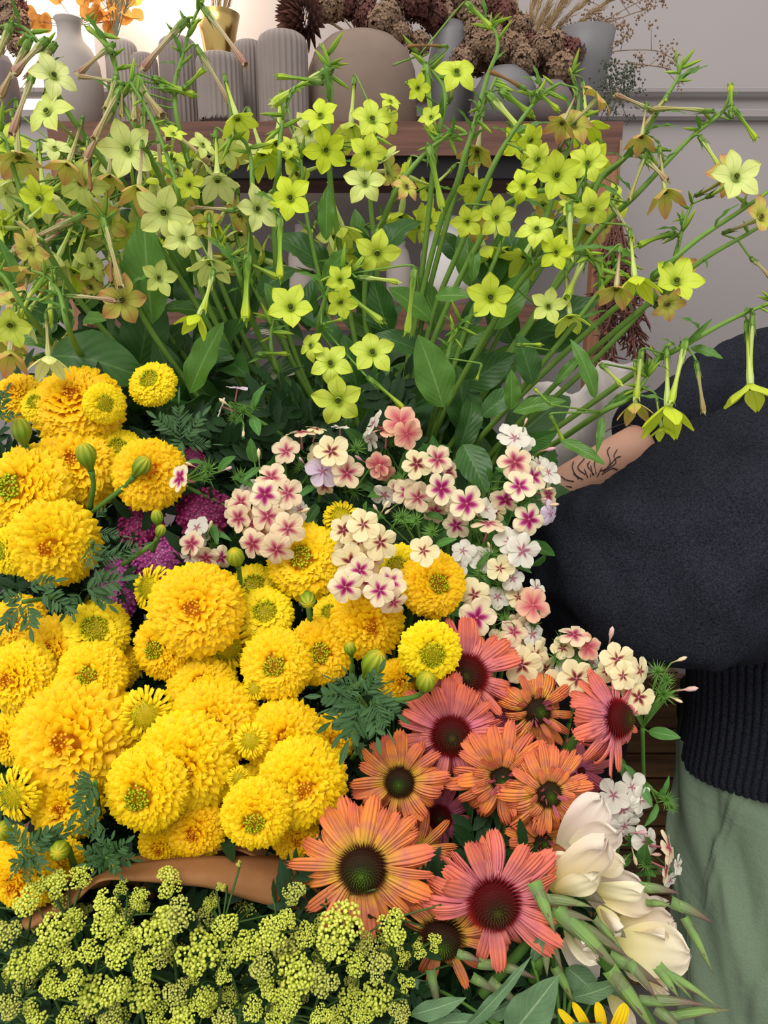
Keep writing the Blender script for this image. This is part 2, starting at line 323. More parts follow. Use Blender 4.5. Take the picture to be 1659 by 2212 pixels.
# ------------------------------------------------------------------ the room
def build_room():
    YW = 2.42; b = MB(); b.box((0, YW + .05, 1.5), (6, .1, 3.0)); struct('wall_back', b.mesh('wall_back', M['wall']))
    b = MB(); b.box((0, 1.0, -.03), (6, 4.4, .06)); struct('floor', b.mesh('floor', M['floor']))
    b = MB(); zt = on_Y(1500, 192, YW).z; zb = on_Y(1500, 262, YW).z; h = zt - zb
    prof = [(0, 0), (.012, .0), (.02, .10), (.02, .3), (.010, .36), (.010, .62), (.022, .70), (.03, .82), (.03, .94), (.018, 1.0), (0, 1.0)]
    G = [[(x, YW + .001 - p[0], zb + p[1] * h) for p in prof] for x in (-2.95, 2.95)]
    b.grid(G); struct('trim_1', b.mesh('trim_1', M['wall'], False))
build_room()
def shelf_unit():
    dS = 1.72
    A = P(100, 262, dS); B = P(1347, 262, dS); E = P(1347, 332, dS)
    x0, x1, zt, zb, y0 = A.x, B.x, A.z, E.z, A.y; th = zt - zb; yb = 2.40; cy = (y0 + yb) / 2; dy = yb - y0
    t = thing('wooden_shelf', ((x0 + x1) / 2, y0, 0), 'brown wooden shelf unit against the grey wall carrying the clay vases', 'shelf')
    def bx(n, c, d, m):
        b = MB(); b.box(c, d); o = obj(n, b.mesh(n, M[m], False), t, Matrix()); return o
    bx('top_board', ((x0 + x1) / 2, cy, (zt + zb) / 2), (x1 - x0, dy, th), 'wood')
    z2 = P(900, 332, dS).z; z3 = P(900, 378, dS).z
    bx('underside_shadow_strip', ((x0 + x1) / 2 - .02, y0 + .03, (z2 + z3) / 2), (x1 - x0 - .09, .03, z2 - z3 - .002), 'black')  # added black strip, stands in for the shadow gap below the top board
    for x in (x0 + .025, x1 - .025): bx('post', (x, y0 + .02, zb / 2), (.05, .04, zb - .001), 'wood_v')
    z4 = P(900, 655, dS).z
    bx('lower_board', ((x0 + x1) / 2, cy, z4 - .03), (x1 - x0 - .101, dy - .05, .06), 'wood')
    return t, zt, y0, z4
SHELF, ZS, YS, ZL = shelf_unit()
def ray_to_z(px, py, z):
    d = RIGHT * ((px - 829.5) / F) - UP * ((py - 1106) / F) + FWD; k = (z - CAM.z) / d.z; return CAM + d * k
def on_shelf(px, off):
    """a spot on the shelf top seen at column px, off metres behind the shelf edge"""
    Y = YS + off; d = (Y - CAM.y) / math.cos(PITCH); p = P(px, 240, d); k = (Y) / (FWD.y - UP.y * ((240 - 1106) / F))
    x = (px - 829.5) / F * k; return Vector((x, Y, ZS)), k
def vase(px, top, hw, off, label, kind='flute', mat='clay', name='fluted_vase', neck=None):
    base, k = on_shelf(px, off); R = hw / F * k
    # height from the pixel row of its top
    Y = base.y; q = (top - 1106) / F; kk = Y / (FWD.y - UP.y * q); zt = CAM.z + kk * (FWD.z - UP.z * q); H = zt - ZS
    b = MB(); mod = None
    if kind == 'flute':
        prof = [(0, 0), (R * .92, 0), (R, .01)] + [(R, H * (.05 + .8 * i / 10)) for i in range(11)] + [(R * .98, H * .90), (R * .9, H * .95), (R * .74, H * .985), (R * .55, H), (R * .5, H * .99), (R * .5, H * .8), (0, H * .78)]
        mod = lambda th, z: 1 + (.035 * math.sin(th * 26) if .02 < z / H < .97 else 0)
        b.lathe(prof, 156, mod=mod)
    elif kind == 'bottle':
        prof = [(0, 0), (R * .55, 0), (R * .8, H * .10), (R * .98, H * .3), (R, H * .45), (R * .93, H * .62), (R * .7, H * .75), (R * .45, H * .82), (R * .40, H * .88), (R * .41, H * .95), (R * .5, H * .99), (R * .47, H), (R * .36, H * .97), (R * .34, H * .8), (0, H * .5)]
        b.lathe(prof, 48)
    elif kind == 'round':
        prof = [(0, 0), (R * .5, 0), (R * .85, H * .18), (R, H * .45), (R * .93, H * .7), (R * .7, H * .9), (R * .5, H), (R * .4, H * .95), (0, H * .8)]
        b.lathe(prof, 48)
    elif kind == 'trumpet':
        prof = [(0, 0), (R * .5, 0), (R * .48, H * .3), (R * .6, H * .6), (R * .8, H * .85), (R, H), (R * .95, H), (R * .75, H * .84), (R * .5, H * .5), (0, H * .4)]
        b.lathe(prof, 48)
    elif kind == 'arch':
        prof = [(0, 0), (R * .95, 0), (R, .01), (R, H * .45), (R * .96, H * .65), (R * .84, H * .82), (R * .6, H * .94), (R * .4, H * .985), (R * .3, H), (R * .27, H * .97), (0, H * .9)]
        b.lathe(prof, 64)
    elif kind == 'bowl':
        prof = [(0, 0), (R * .45, 0), (R * .5, H * .02), (R * .62, H * .3), (R * .85, H * .7), (R, H), (R * .96, H), (R * .8, H * .7), (R * .5, H * .3), (0, H * .25)]
        b.lathe(prof, 48)
    o = obj(name, b.mesh(name, M[mat]), None, Matrix.Translation(base)); tag(o, label, 'vase', 'clay vases on the shelf' if kind == 'flute' else None); return base, H, R
vase(165, 40, 60, .14, 'pale clay bottle vase with narrow neck in front of the bright glow', 'bottle', 'clay_l', 'bottle_vase')
vase(14, 122, 32, .13, 'dark round clay vase cut by the left frame edge', 'round', 'clay_d', 'round_vase')
vase(272, 86, 33, .22, 'short pale fluted vase just right of the bottle vase', mat='clay_l')
vase(318, 116, 28, .08, 'small low fluted vase between the pale one and the tall dark ones')
vase(392, 82, 40, .17, 'tall fluted clay vase left of the brass vase')
vase(478, 118, 48, .06, 'wide low fluted vase standing in front of the brass vase')
vase(542, 90, 36, .17, 'slim fluted clay vase right of the brass vase')
vase(614, 72, 52, .08, 'tallest fluted clay vase beside the brown arched vase')
brass = vase(480, 32, 46, .26, 'shiny brass trumpet vase behind the fluted vases', 'trumpet', 'brass', 'brass_vase')
arch = vase(782, 74, 118, .17, 'large brown dome shaped clay vase below the dried bouquet', 'arch', 'clay_b', 'dome_vase')
bowl = vase(1255, 70, 62, .2, 'grey flared planter vase at the right end of the shelf', 'bowl', 'steel', 'planter_vase')
vase(970, 50, 50, .25, 'blue grey jug vase hidden among the dried bouquet', 'round', 'steel', 'jug_vase')
vase(1090, 150, 70, .12, 'dark grey glazed pot under the right dried bouquet', 'round', 'steel', 'glazed_pot')
vase(1190, 178, 46, .06, 'low grey pot behind the lime flowers near shelf end', 'round', 'clay_d', 'glazed_pot')
def low_pot(px, py, hw, label, mat='white'):
    k = 1.95; b = MB(); base = P(px, 640, k); base.z = ZL; R = hw / F * k; H = P(px, py, k).z - ZL
    prof = [(0, 0), (R * .8, 0), (R, H * .25), (R, H * .6), (R * .7, H * .85), (R * .45, H * .93), (R * .5, H), (R * .42, H), (R * .35, H * .85), (0, H * .7)]
    b.lathe(prof, 40); o = obj('white_pot', b.mesh('white_pot', M[mat]), None, Matrix.Translation(base)); tag(o, label, 'pot')
low_pot(965, 475, 58, 'white glazed pot on the lower shelf seen through the stems')
low_pot(655, 490, 30, 'small grey pot on the lower shelf, left of the white one', 'clay_l')
low_pot(862, 525, 28, 'slim grey pot on the lower shelf beside the white pot', 'clay_l')
# lit window at far left, and the added fill warming the wall beside it
wA = on_Y(-420, -420, 2.41); wB = on_Y(215, 250, 2.41); b = MB()
b.box(((wA.x + wB.x) / 2, 2.412, (wA.z + wB.z) / 2), (wB.x - wA.x + .0, .012, wA.z - wB.z)); o = struct('window_1', b.mesh('window_1', M['glow'], False))
wall_fill.location = P(300, -120, 1.98)
# ------------------------------------------------------------------ dried flowers behind
def dried_ball_mesh(name, mat, n, seed, R=.05):
    r = random.Random(seed); b = MB()
    for i in range(n):
        z = r.uniform(-1, 1); a = r.uniform(0, 2 * PI); q = math.sqrt(1 - z * z); d = V(q * math.cos(a), q * math.sin(a), z); c = d * R * r.uniform(.55, 1)
        t = nrm(np.cross(d, [r.random(), r.random(), r.random()])); s = R * r.uniform(.13, .24)
        for k in range(3):
            ang = 2 * PI * k / 3; e = t * math.cos(ang) + np.cross(d, t) * math.sin(ang); w = np.cross(d, e)
            b.grid([[c - w * s * .3, c + w * s * .3], [c + e * s * .7 + d * s * .5 - w * s * .5, c + e * s * .7 + d * s * .5 + w * s * .5], [c + e * s * 1.1 + d * s * .3 - w * s * .2, c + e * s * 1.1 + d * s * .3 + w * s * .2]])
    return b.mesh(name, M[mat])
DB = [dried_ball_mesh('dried_head', 'dry', 300, s, .042) for s in (1, 2, 3)] + [dried_ball_mesh('dried_head', 'dry_d', 300, 9, .04)]
DBd = [dried_ball_mesh('dried_head', 'dry_d', 200, s) for s in (4, 5)]
def bouquet(name, label, foot, heads, meshes, stemmat='dry_g', kind='flower_head'):
    t = thing(name, foot, label, 'dried flowers'); b = MB()
    for (px, py, d, s) in heads:
        p = P(px, py, d); mid = foot.lerp(p, .5) + Vector((0, 0, .02)); b.tube(bez(foot, mid, mid, p, 8), .0012, 5)
        obj(kind, rnd.choice(meshes), t, frame(p, (rnd.uniform(-1, 1), rnd.uniform(-1, 1), rnd.uniform(-.5, 1)), rnd.uniform(0, 6), s))
    obj('stems', b.mesh('stems', M[stemmat]), t, Matrix())
    return t
f = arch[0] + Vector((0, 0, arch[1] * .93))
bouquet('dried_bouquet', 'brown dried bouquet with dark spiky protea head above the dome vase', f,
        [(680 + 38 * i + rnd.uniform(-12, 12), 10 + rnd.uniform(-30, 38) + (18 if i > 3 else 0), 1.86 + rnd.uniform(-.06, .06), rnd.uniform(.8, 1.1)) for i in range(8)] + [(700 + 20 * i, 20 + rnd.uniform(-40, 30), 1.84 + rnd.uniform(-.05, .05), rnd.uniform(.7, 1)) for i in range(9)] +
        [(730 + 50 * i, -40 + rnd.uniform(-20, 20), 1.9, 1.1) for i in range(6)] + [(860, 70, 1.82, .8), (905, 95, 1.85, .7)], DB)
def spiky(name, label, p, R, mat):
    b = MB(); z0 = D(-.8, -.3, .5); m = frame(p, z0)
    for i in range(150):
        tt = (i + .5) / 150; ph = math.acos(1 - tt * 1.25); th = i * 2.39996; n = V(math.sin(ph) * math.cos(th), math.sin(ph) * math.sin(th), math.cos(ph)); w = nrm(np.cross(n, [0, 0, 1])); up = np.cross(w, n)
        G = []
        for v in (0, .35, .7, 1): G.append([m @ Vector(n * R * (.45 + .75 * v) + w * R * s * .16 * (1 - v ** 2) + up * R * .12 * v * v) for s in (-1, 0, 1)])
        b.grid(G)
    st = thing(name, p, label, 'dried flower'); obj('bracts', b.mesh('bracts', M[mat]), st, Matrix()); b = MB(); b.tube(bez(p, p.lerp(f, .4) + Vector((0, 0, .03)), f, f - Vector((0, 0, .03)), 8), .003, 6); obj('stem', b.mesh('stem', M['dry_g']), st, Matrix()); return st
spiky('dried_protea', 'dark red brown spiky dried protea at left of the bouquet', P(660, 38, 1.80), .062, 'rust')
f2 = P(1110, 165, 1.86)
bouquet('dried_hydrangea_bunch', 'grey brown dried flower bunch spilling over the grey pots', f2,
        [(rnd.uniform(1000, 1240), rnd.uniform(55, 150), 1.84 + rnd.uniform(-.07, .05), rnd.uniform(.6, .95)) for _ in range(32)] + [(rnd.uniform(940, 1130), rnd.uniform(-20, 40), 1.9, 1) for _ in range(9)], DB)
def plume(name, label, foot, tips, mat, cat='dried grass', w=.008, n=16, fr=26):
    t = thing(name, foot, label, cat)
    for (px, py, d) in tips:
        tip = P(px, py, d); path = bez(foot, foot.lerp(tip, .4) + Vector((0, 0, .01)), foot.lerp(tip, .75), tip, n); b = MB(); b.tube(path, [.0012] * (n + 1), 5)
        for k in range(fr):
            i = rnd.randrange(n // 3, n); a = np.array(path[i]); dr = nrm(np.array(path[min(i + 1, n)]) - a); s = V(rnd.gauss(0, 1), rnd.gauss(0, 1), rnd.gauss(0, 1)); e = a + dr * w * 3 + nrm(s) * w * rnd.uniform(.4, 1.2)
            b.tube([a, (a + e) / 2 + nrm(s) * w * .2, e], [.0007, .0006, .0002], 4, cap=False)
        obj('stalk', b.mesh('stalk', M[mat]), t, Matrix())
    return t
bf = brass[0] + Vector((0, 0, brass[1] * .8))
plume('dried_wheat_bunch', 'pale dried grass stalks standing in the brass vase', bf, [(470 + rnd.uniform(-30, 60), rnd.uniform(-160, -60), 1.98) for _ in range(26)], 'dry_p')
plume('dried_fan_grass', 'tan pampas plumes rising from the right dried bunch', f2 + Vector((.02, 0, .02)), [(1060 + 45 * i + rnd.uniform(-10, 10), rnd.uniform(-120, 10), 1.9) for i in range(7)] + [(1180, 20, 1.85), (1230, -10, 1.85)], 'dry_p', w=.014, fr=120)
f0 = P(250, 92, 1.97)
plume('dried_green_spray', 'wispy grey green dried spray behind the short fluted vase', f0, [(rnd.uniform(205, 300), rnd.uniform(-130, -20), 1.98) for _ in range(12)], 'dry_gr', w=.02, fr=40)
def twigs(name, label, foot, tips, mat):
    t = thing(name, foot, label, 'dried flowers')
    for (px, py, d) in tips:
        b = MB(); tip = P(px, py, d); path = bez(foot, foot.lerp(tip, .4) + Vector((0, 0, .03)), foot.lerp(tip, .8) + Vector((0, 0, .02)), tip, 14); b.tube(path, .0012, 5)
        for k in range(9):
            i = rnd.randrange(5, 15); a = np.array(path[i]); e = a + V(rnd.gauss(0, .03), rnd.gauss(0, .02), rnd.gauss(0, .03)); b.tube([a, e], .0007, 4)
            for q in range(12):
                c = e + V(*[rnd.gauss(0, .008) for _ in range(3)]); s = rnd.uniform(.0015, .0035); b.tube([c - V(0, 0, s), c, c + V(0, 0, s)], [s * .4, s, s * .3], 5)
        obj('twig', b.mesh('twig', M[mat]), t, Matrix())
twigs('dried_twig_spray', 'thin brown twigs with tiny dried flowers arching right against the wall', f2 + Vector((.03, 0, .0)), [(1400, 20, 1.9), (1460, -30, 1.9), (1420, 110, 1.85), (1340, 40, 1.9), (1380, -40, 1.92), (1450, 150, 1.85)], 'dry')
f3 = P(1310, 262, 1.80)
twigs('dried_green_twigs', 'dark thin dried twigs standing at the right end of the shelf', f3, [(1340, 175, 1.8), (1370, 185, 1.8), (1325, 180, 1.82), (1352, 200, 1.78)], 'dry_gr')
def hanging_bunch():
    top = on_Y(1330, 470, YS - .004); t = thing('hanging_dried_bunch', top, 'dark rusty bunch of dried stalks hanging down along the shelf post', 'dried flowers')
    b = MB(); zt_ = on_Y(1330, 334, YS).z; b.tube([(top.x, YS - .003, zt_ + .03), (top.x, YS - .005, zt_ - .02), tuple(top)], .0025, 6); obj('cord', b.mesh('cord', M['dry_g']), t, Matrix())
    for k in range(26):
        a = on_Y(1330 + rnd.uniform(-14, 14), 470 + rnd.uniform(0, 20), YS - .002); e = P(1335 + rnd.uniform(-52, 62), rnd.uniform(640, 800), 1.60 + rnd.uniform(-.05, .03)); path = bez(a, a.lerp(e, .3), a.lerp(e, .7) + Vector((rnd.uniform(-.02, .02), 0, 0)), e, 12); b = MB(); b.tube(path, [.002] * 13, 5)
        for q in range(34):
            i = rnd.randrange(2, 13); p = np.array(path[i]); d = V(rnd.gauss(0, .016), rnd.gauss(0, .01), -abs(rnd.gauss(.018, .012))); b.tube([p, p + d * .6, p + d], [.0016, .0022, .0003], 4, cap=False)
        obj('stalk', b.mesh('stalk', M['rust' if k % 3 else 'dry_d']), t, Matrix())
hanging_bunch()
def honey_leaves():
    foot = P(165, 55, 2.0); t = thing('preserved_leaf_branch', foot, 'translucent honey coloured dried leaves glowing beside the bottle vase neck', 'dried leaves')
    lf = MB(); lf.grid([[(x * .5 * math.sin(PI * min(v, .98)) ** .7, v, .1 * v * v + .05 * abs(x)) for x in (-1, -.5, 0, .5, 1)] for v in np.linspace(0.02, 1, 7)]); lm = lf.mesh('leaf', M['dry_o'])
    for k in range(16):
        b = MB(); tip = P(rnd.choice((rnd.uniform(-10, 130), rnd.uniform(190, 310))), rnd.uniform(-60, 75), 2.0 + rnd.uniform(-.05, .05)); path = bez(foot, foot.lerp(tip, .5), foot.lerp(tip, .7), tip, 8); b.tube(path, .001, 4); obj('twig', b.mesh('twig', M['dry']), t, Matrix())
        for q in range(6):
            p = Vector(path[rnd.randrange(4, 9)]); obj('leaf', lm, t, frame_x(p, (rnd.uniform(-1, 1), rnd.uniform(-1, 1), rnd.uniform(-1, 1)), (rnd.uniform(-1, 1), -1, rnd.uniform(-1, 1)), rnd.uniform(.02, .045)))
honey_leaves()
f4 = P(5, 125, 1.95)
bouquet('dried_berry_bunch', 'brown dried bunch at the left frame edge above the dark vase', f4, [(rnd.uniform(-30, 45), rnd.uniform(-30, 100), 1.93, rnd.uniform(.5, .8)) for _ in range(9)], DB)
# ------------------------------------------------------------------ stall table and what stands under the flowers
def stall():
    t = thing('display_table', (0, .8, 0), 'dark brown wooden stall table underneath the flower buckets', 'table')
    b = MB(); b.box((-.24, .78, .765), (.82, .56, .03)); obj('table_top', b.mesh('table_top', M['wood_d'], False), t, Matrix())
    for x in (-.6, .12):
        for y in (.54, 1.02):
            b = MB(); b.box((x, y, .375), (.05, .05, .748)); obj('leg', b.mesh('leg', M['wood_d'], False), t, Matrix())
    c = P(1255, 1720, 1.52); t2 = thing('wooden_crate', (c.x, c.y, 0), 'brown wooden board crate in shade behind the salmon coneflowers', 'crate')
    for k in range(13):
        b = MB(); z = P(1400, 1425, 1.52).z - .055 * (k + .5); b.box((c.x, c.y, z), (.40, .02, .050)); obj('board', b.mesh('board', M['wood_d'], False), t2, Matrix())
    zt = P(1400, 1425, 1.52).z
    for x in (c.x - .16, c.x + .16):
        b = MB(); b.box((x, c.y + .025, zt / 2), (.03, .028, zt)); obj('corner_post', b.mesh('corner_post', M['wood_d'], False), t2, Matrix())
stall()
def bucket(name, c, R, H, label, mat='black'):
    b = MB(); b.lathe([(0, 0), (R * .8, 0), (R, H), (R * 1.04, H), (R * 1.04, H + .008), (R * .97, H + .008), (R * .95, H * .9), (R * .78, .01), (0, .01)], 40)
    o = obj(name, b.mesh(name, M[mat]), None, Matrix.Translation(c)); tag(o, label, 'bucket')
# ------------------------------------------------------------------ petal, leaf and flower shapes
def petal_grid(L, W, prof, nu=6, nv=8, curl=0., fold=0., ruf=0., rk=3., ph=0., tipcut=0., cup=0.):
    """petal along +x from the origin, width along y, face +z; prof(v) = relative half width"""
    G = []; x = 0; z = 0; a = 0
    for j in range(nv):
        v = j / (nv - 1); row = []
        for i in range(nu):
            s = 2 * i / (nu - 1) - 1; w = prof(v) * W
            zz = z + fold * abs(s) * w + cup * s * s * w + ruf * math.sin(rk * s * PI + ph + v * 2) * v * abs(s if nu > 4 else 1)
            xx = x - tipcut * (abs(math.sin(s * PI * 1.5)) * (v > .93)) * L
            row.append((xx, s * w, zz))
        G.append(row)
        a = curl * v; x += L / (nv - 1) * math.cos(a); z += L / (nv - 1) * math.sin(a)
    return G
def add_G(b, G, m, mat=0): b.grid([[m @ Vector(p) for p in r] for r in G], mat=mat)
# ---- marigold: radius 1 head, face +z
def mari_mesh(seed, n, phimax, phi0, flat, pl=.34, pw=.20, ruf=.07, mat='mari'):
    r = random.Random(seed); b = MB()
    c0, c1 = math.cos(phi0), math.cos(phimax)
    for i in range(n):
        t = (i + .5) / n; ph = math.acos(c0 + (c1 - c0) * t) + r.gauss(0, .035); th = i * 2.39996 + r.gauss(0, .06)
        nn = V(math.sin(ph) * math.cos(th), math.sin(ph) * math.sin(th), math.cos(ph)); m = V(math.cos(ph) * math.cos(th), math.cos(ph) * math.sin(th), -math.sin(ph)); w = np.cross(nn, m)
        k = .75 + .35 * t; L = pl * k * r.uniform(.85, 1.15); W = pw * k * r.uniform(.85, 1.2)
        p = nn * (.70 + r.gauss(0, .02)); G = []; p1 = r.uniform(0, 6); fk = r.uniform(1.1, 2.2); tw = r.gauss(0, .25)
        for j in range(5):
            v = j / 4; d = nrm(nn * (1.0 - .78 * v) + m * (.30 + .75 * v) + w * tw * v)
            up = nrm(np.cross(d, w)) * (1 if np.dot(np.cross(d, w), nn) > 0 else -1)
            row = []
            for q in range(6):
                s = 2 * q / 5 - 1; ww = W * (.34 + .66 * math.sin(min(1, v * 1.15) * PI / 2)) * (1 if v < .9 else .86)
                row.append(p + w * s * ww + up * (ruf * v * math.sin(s * PI * fk + p1) - .03 * s * s) + d * (.03 * math.cos(s * PI * fk * 1.4 + p1) * (v > .7)) - d * .06 * s * s * v)
            G.append(row); p = p + d * L / 4
        G = [[V(q[0], q[1], q[2] * flat) for q in row] for row in G]
        b.grid(G)
    # the closed body under the petals
    b.lathe([(0, .55 * flat), (.35, .50 * flat), (.60, .3 * flat), (.66, 0), (.5, -.25 * flat), (.0, -.35 * flat)], 14)
    return b.mesh('petals', M[mat])
def floret_mesh(seed, n, R, h, flat, mat='mari_c', tl=.10):
    r = random.Random(seed); b = MB()
    for i in range(n):
        t = (i + .5) / n; rr = R * math.sqrt(t); th = i * 2.39996; z = flat * .86 + h * (1 - t) - .02; c = V(rr * math.cos(th), rr * math.sin(th), z - tl * .6)
        d = nrm(V(rr * math.cos(th) * 1.2, rr * math.sin(th) * 1.2, 1) + V(r.gauss(0, .3), r.gauss(0, .3), 0)); s = .014 + .015 * t; c = c + V(r.gauss(0, .012), r.gauss(0, .012), r.gauss(0, .02))
        b.tube([c, c + d * tl * .6, c + d * tl, c + d * tl * .85], [s * .6, s * .75, s * 1.15, s * .4], 6, cap=False)
    return b.mesh('florets', M[mat])
def mari_calyx():
    b = MB(); b.lathe([(0, -1.05), (.10, -1.0), (.16, -.7), (.28, -.35), (.36, -.12), (.40, .0), (.36, .04), (0, .02)], 16, mod=lambda th, z: 1 + .05 * math.sin(8 * th)); return b.mesh('calyx', M['calyx'])
MA = {'full': [mari_mesh(s, 370, 1.95, .05, .74) for s in (1, 2)], 'centre': [mari_mesh(s, 350, 1.95, .30, .70) for s in (3, 4)],
      'lemon': [mari_mesh(s, 240, 1.8, .40, .62, .36, .17, .055, 'mari_lemon') for s in (5, 6)],
      'semi': [mari_mesh(s, 80, 1.75, .55, .55, .62, .085, .02, 'mari_lemon') for s in (7,)]}
FL = {'full': floret_mesh(1, 26, .16, .0, .74, 'mari_cy', .10), 'centre': floret_mesh(2, 80, .26, .02, .66), 'lemon': floret_mesh(3, 110, .36, .04, .56), 'semi': floret_mesh(4, 120, .55, .10, .42)}
CAL = mari_calyx()
def bud_mesh():
    b = MB(); G = []; pr = [(.0, -.9), (.16, -.88), (.20, -.6), (.34, -.35), (.52, .0), (.56, .3), (.50, .6), (.36, .85), (.18, .97), (.0, .98)]
    for j, (r_, z) in enumerate(pr): G.append([(r_ * math.cos(a) * (1 + .05 * math.cos(9 * a)), r_ * math.sin(a) * (1 + .05 * math.cos(9 * a)), z) for a in np.linspace(0, 2 * PI, 28)])
    b.grid(G); return b.mesh('bud', M['bud'])
BUD = bud_mesh()
def mari_leaf_mesh(seed, mat='fern', thin=1.0, n=6):
    """pinnate toothed leaf along +x, length 1"""
    r = random.Random(seed); b = MB(); b.tube([(0, 0, 0), (.5, 0, .03), (1, 0, 0)], [.014, .010, .004], 5)
    def lf(m, L, W):
        G = []
        for j in range(9):
            v = j / 8; w = W * math.sin(PI * (v * .97 + .015)) ** .8 * (1 + .14 * (j % 2)); G.append([(L * v, -w, .25 * w - .3 * L * v * v * .3), (L * v, 0, -.3 * L * v * v * .3), (L * v, w, .25 * w - .3 * L * v * v * .3)])
        add_G(b, G, m)
    for k in range(n):
        x = .12 + .8 * k / n; L = (.52 - .06 * abs(k - 2)) * r.uniform(.85, 1.1)
        for s in (-1, 1):
            m = Matrix.Translation((x, 0, .03)) @ Matrix.Rotation(s * r.uniform(.6, .95), 4, 'Z') @ Matrix.Rotation(r.uniform(-.35, .25), 4, 'Y') @ Matrix.Rotation(r.uniform(-.4, .4), 4, 'X'); lf(m, L, .062 * thin)
    lf(Matrix.Translation((.95, 0, 0)) @ Matrix.Rotation(.1, 4, 'Y'), .5, .07 * thin)
    return b.mesh('leaf', M[mat])
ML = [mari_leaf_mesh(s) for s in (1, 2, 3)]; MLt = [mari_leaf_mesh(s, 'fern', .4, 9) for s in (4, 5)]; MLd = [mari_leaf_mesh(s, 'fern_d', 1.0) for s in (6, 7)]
# ---- coneflower
def e_petal(seed, mat, droop):
    r = random.Random(seed); G = []; nu, nv = 13, 10; x = 0; z = 0; tw = r.uniform(-.5, .5)
    for j in range(nv):
        v = j / (nv - 1); w = .122 * (.42 + .78 * math.sin(PI * (v * .72 + .08)) ** 1.1) * (.90 if v > .97 else 1); row = []
        for i in range(nu):
            s = 2 * i / (nu - 1) - 1
            zz = z - .035 * s * s * (1 - v * .3) + .008 * math.cos(s * PI * 3.0) + tw * s * w * v
            xx = x - (.07 * abs(math.sin(s * PI * 1.5)) + .05 * s * s if v > .97 else .02 * s * s * v)
            row.append((xx, s * w + .05 * r.uniform(-.02, .02), zz))
        G.append(row); a = .22 - droop * v; x += math.cos(a) / (nv - 1); z += math.sin(a) / (nv - 1)
    b = MB(); b.grid(G); return b.mesh('petal', M[mat])
EP = {k: [e_petal(s, k, d) for s, d in ((1, .3), (2, .8), (3, 1.2), (4, -.1), (5, 1.9), (6, .6))] for k in ('e_or', 'e_co', 'e_pk')}
def cone_mesh(mat):
    b = MB(); b.lathe([(0, -.2), (.5, -.15), (.76, .0), (.80, .25), (.70, .50), (.50, .68), (.25, .77), (0, .8)], 26); n0 = len(b.v)
    b.uv = [(max(0, min(1, math.hypot(p[0], p[1]))), 0) for p in b.v]; N = 420
    for i in range(N):
        t = (i + .5) / N; ph = math.acos(1 - t * 1.12); th = i * 2.39996; n = V(math.sin(ph) * math.cos(th), math.sin(ph) * math.sin(th), math.cos(ph) * .8); nn = nrm(V(n[0], n[1], n[2] + .25)); c = n * V(.80, .80, .98)
        w = nrm(np.cross(nn, [.1, .2, 1])); u_ = np.cross(nn, w); s = .034; L = .13 + .22 * t; o = len(b.v)
        for k in range(4): a = k * PI / 2; b.v.append(tuple(c + w * math.cos(a) * s + u_ * math.sin(a) * s)); b.uv.append((t, 0))
        b.v.append(tuple(c + nn * L)); b.uv.append((t, 1))
        for k in range(4): b.f.append((o + k, o + (k + 1) % 4, o + 4)); b.m.append(0)
    return b.mesh('cone', M[mat], False)
CONE = {'g': cone_mesh('cone'), 'r': cone_mesh('cone_r')}
# ---- phlox floret, radius 1, face +z
def phlox_mesh(seed, mat, cupped=.0, curlb=.0):
    r = random.Random(seed); b = MB()
    for k in range(5):
        G = []; a0 = 2 * PI * k / 5 + r.gauss(0, .05); m = Matrix.Rotation(a0, 4, 'Z') @ Matrix.Rotation(r.gauss(.14, .06), 4, 'X'); cz = cupped + r.gauss(0, .06); sc_ = r.uniform(.92, 1.06); p1 = r.uniform(0, 6)
        for j in range(9):
            v = j / 8; row = []; x = .05 + .95 * math.sin(v * PI / 2) ** .95; v = x
            w = (.43 * math.sqrt(max(.004, 1 - ((x - .62) / .385) ** 2))) if x > .62 else .05 + .38 * (x / .62) ** 1.05
            for i in range(7):
                s = 2 * i / 6 - 1; xx = x - .05 * s * s * v - .05 * (abs(s) < .1) * (v > .97); row.append((xx * sc_, s * w * sc_, cz * v * v + .05 * math.sin(s * 3 + p1) * v - curlb * max(0, v - .6) - .03 * abs(s)))
            G.append(row)
        add_G(b, G, m)
    return b.mesh('corolla', M[mat])
PK = ('ph_mag', 'ph_pink', 'ph_small', 'ph_coral', 'ph_white', 'ph_lilac')
PH = {k: [phlox_mesh(i * 7 + s, k, c, cb) for s, c, cb in ((1, .02, .0), (2, .14, .1), (3, -.12, .15))] for i, k in enumerate(PK)}
b = MB(); b.tube([(0, 0, .0), (0, 0, -.3), (.05, 0, -.8), (.1, 0, -1.2)], [.075, .07, .06, .08], 6); PHT = b.mesh('floral_tube', M['ph_tube'])
b = MB(); b.tube([(0, 0, 0), (0, 0, .5), (0, 0, .8), (0, 0, 1.15), (0, 0, 1.35)], [.05, .06, .16, .15, .02], 8); PHB = b.mesh('bud', M['ph_bud'])
b = MB(); r_ = random.Random(3)
for k in range(34):
    z = 1 - 1.2 * (k + .5) / 34; a = k * 2.4; q = math.sqrt(max(0, 1 - z * z)); d = V(q * math.cos(a), q * math.sin(a), z); w = nrm(np.cross(d, [.1, .3, 1])); L = r_.uniform(.7, 1.15)
    b.grid([[d * L * v + w * s * .06 * (1 - v) + V(0, 0, .15 * v * v) for s in (-1, 1)] for v in (0.05, .5, 1)])
PHS = b.mesh('calyx_cluster', M['ph_spike'])
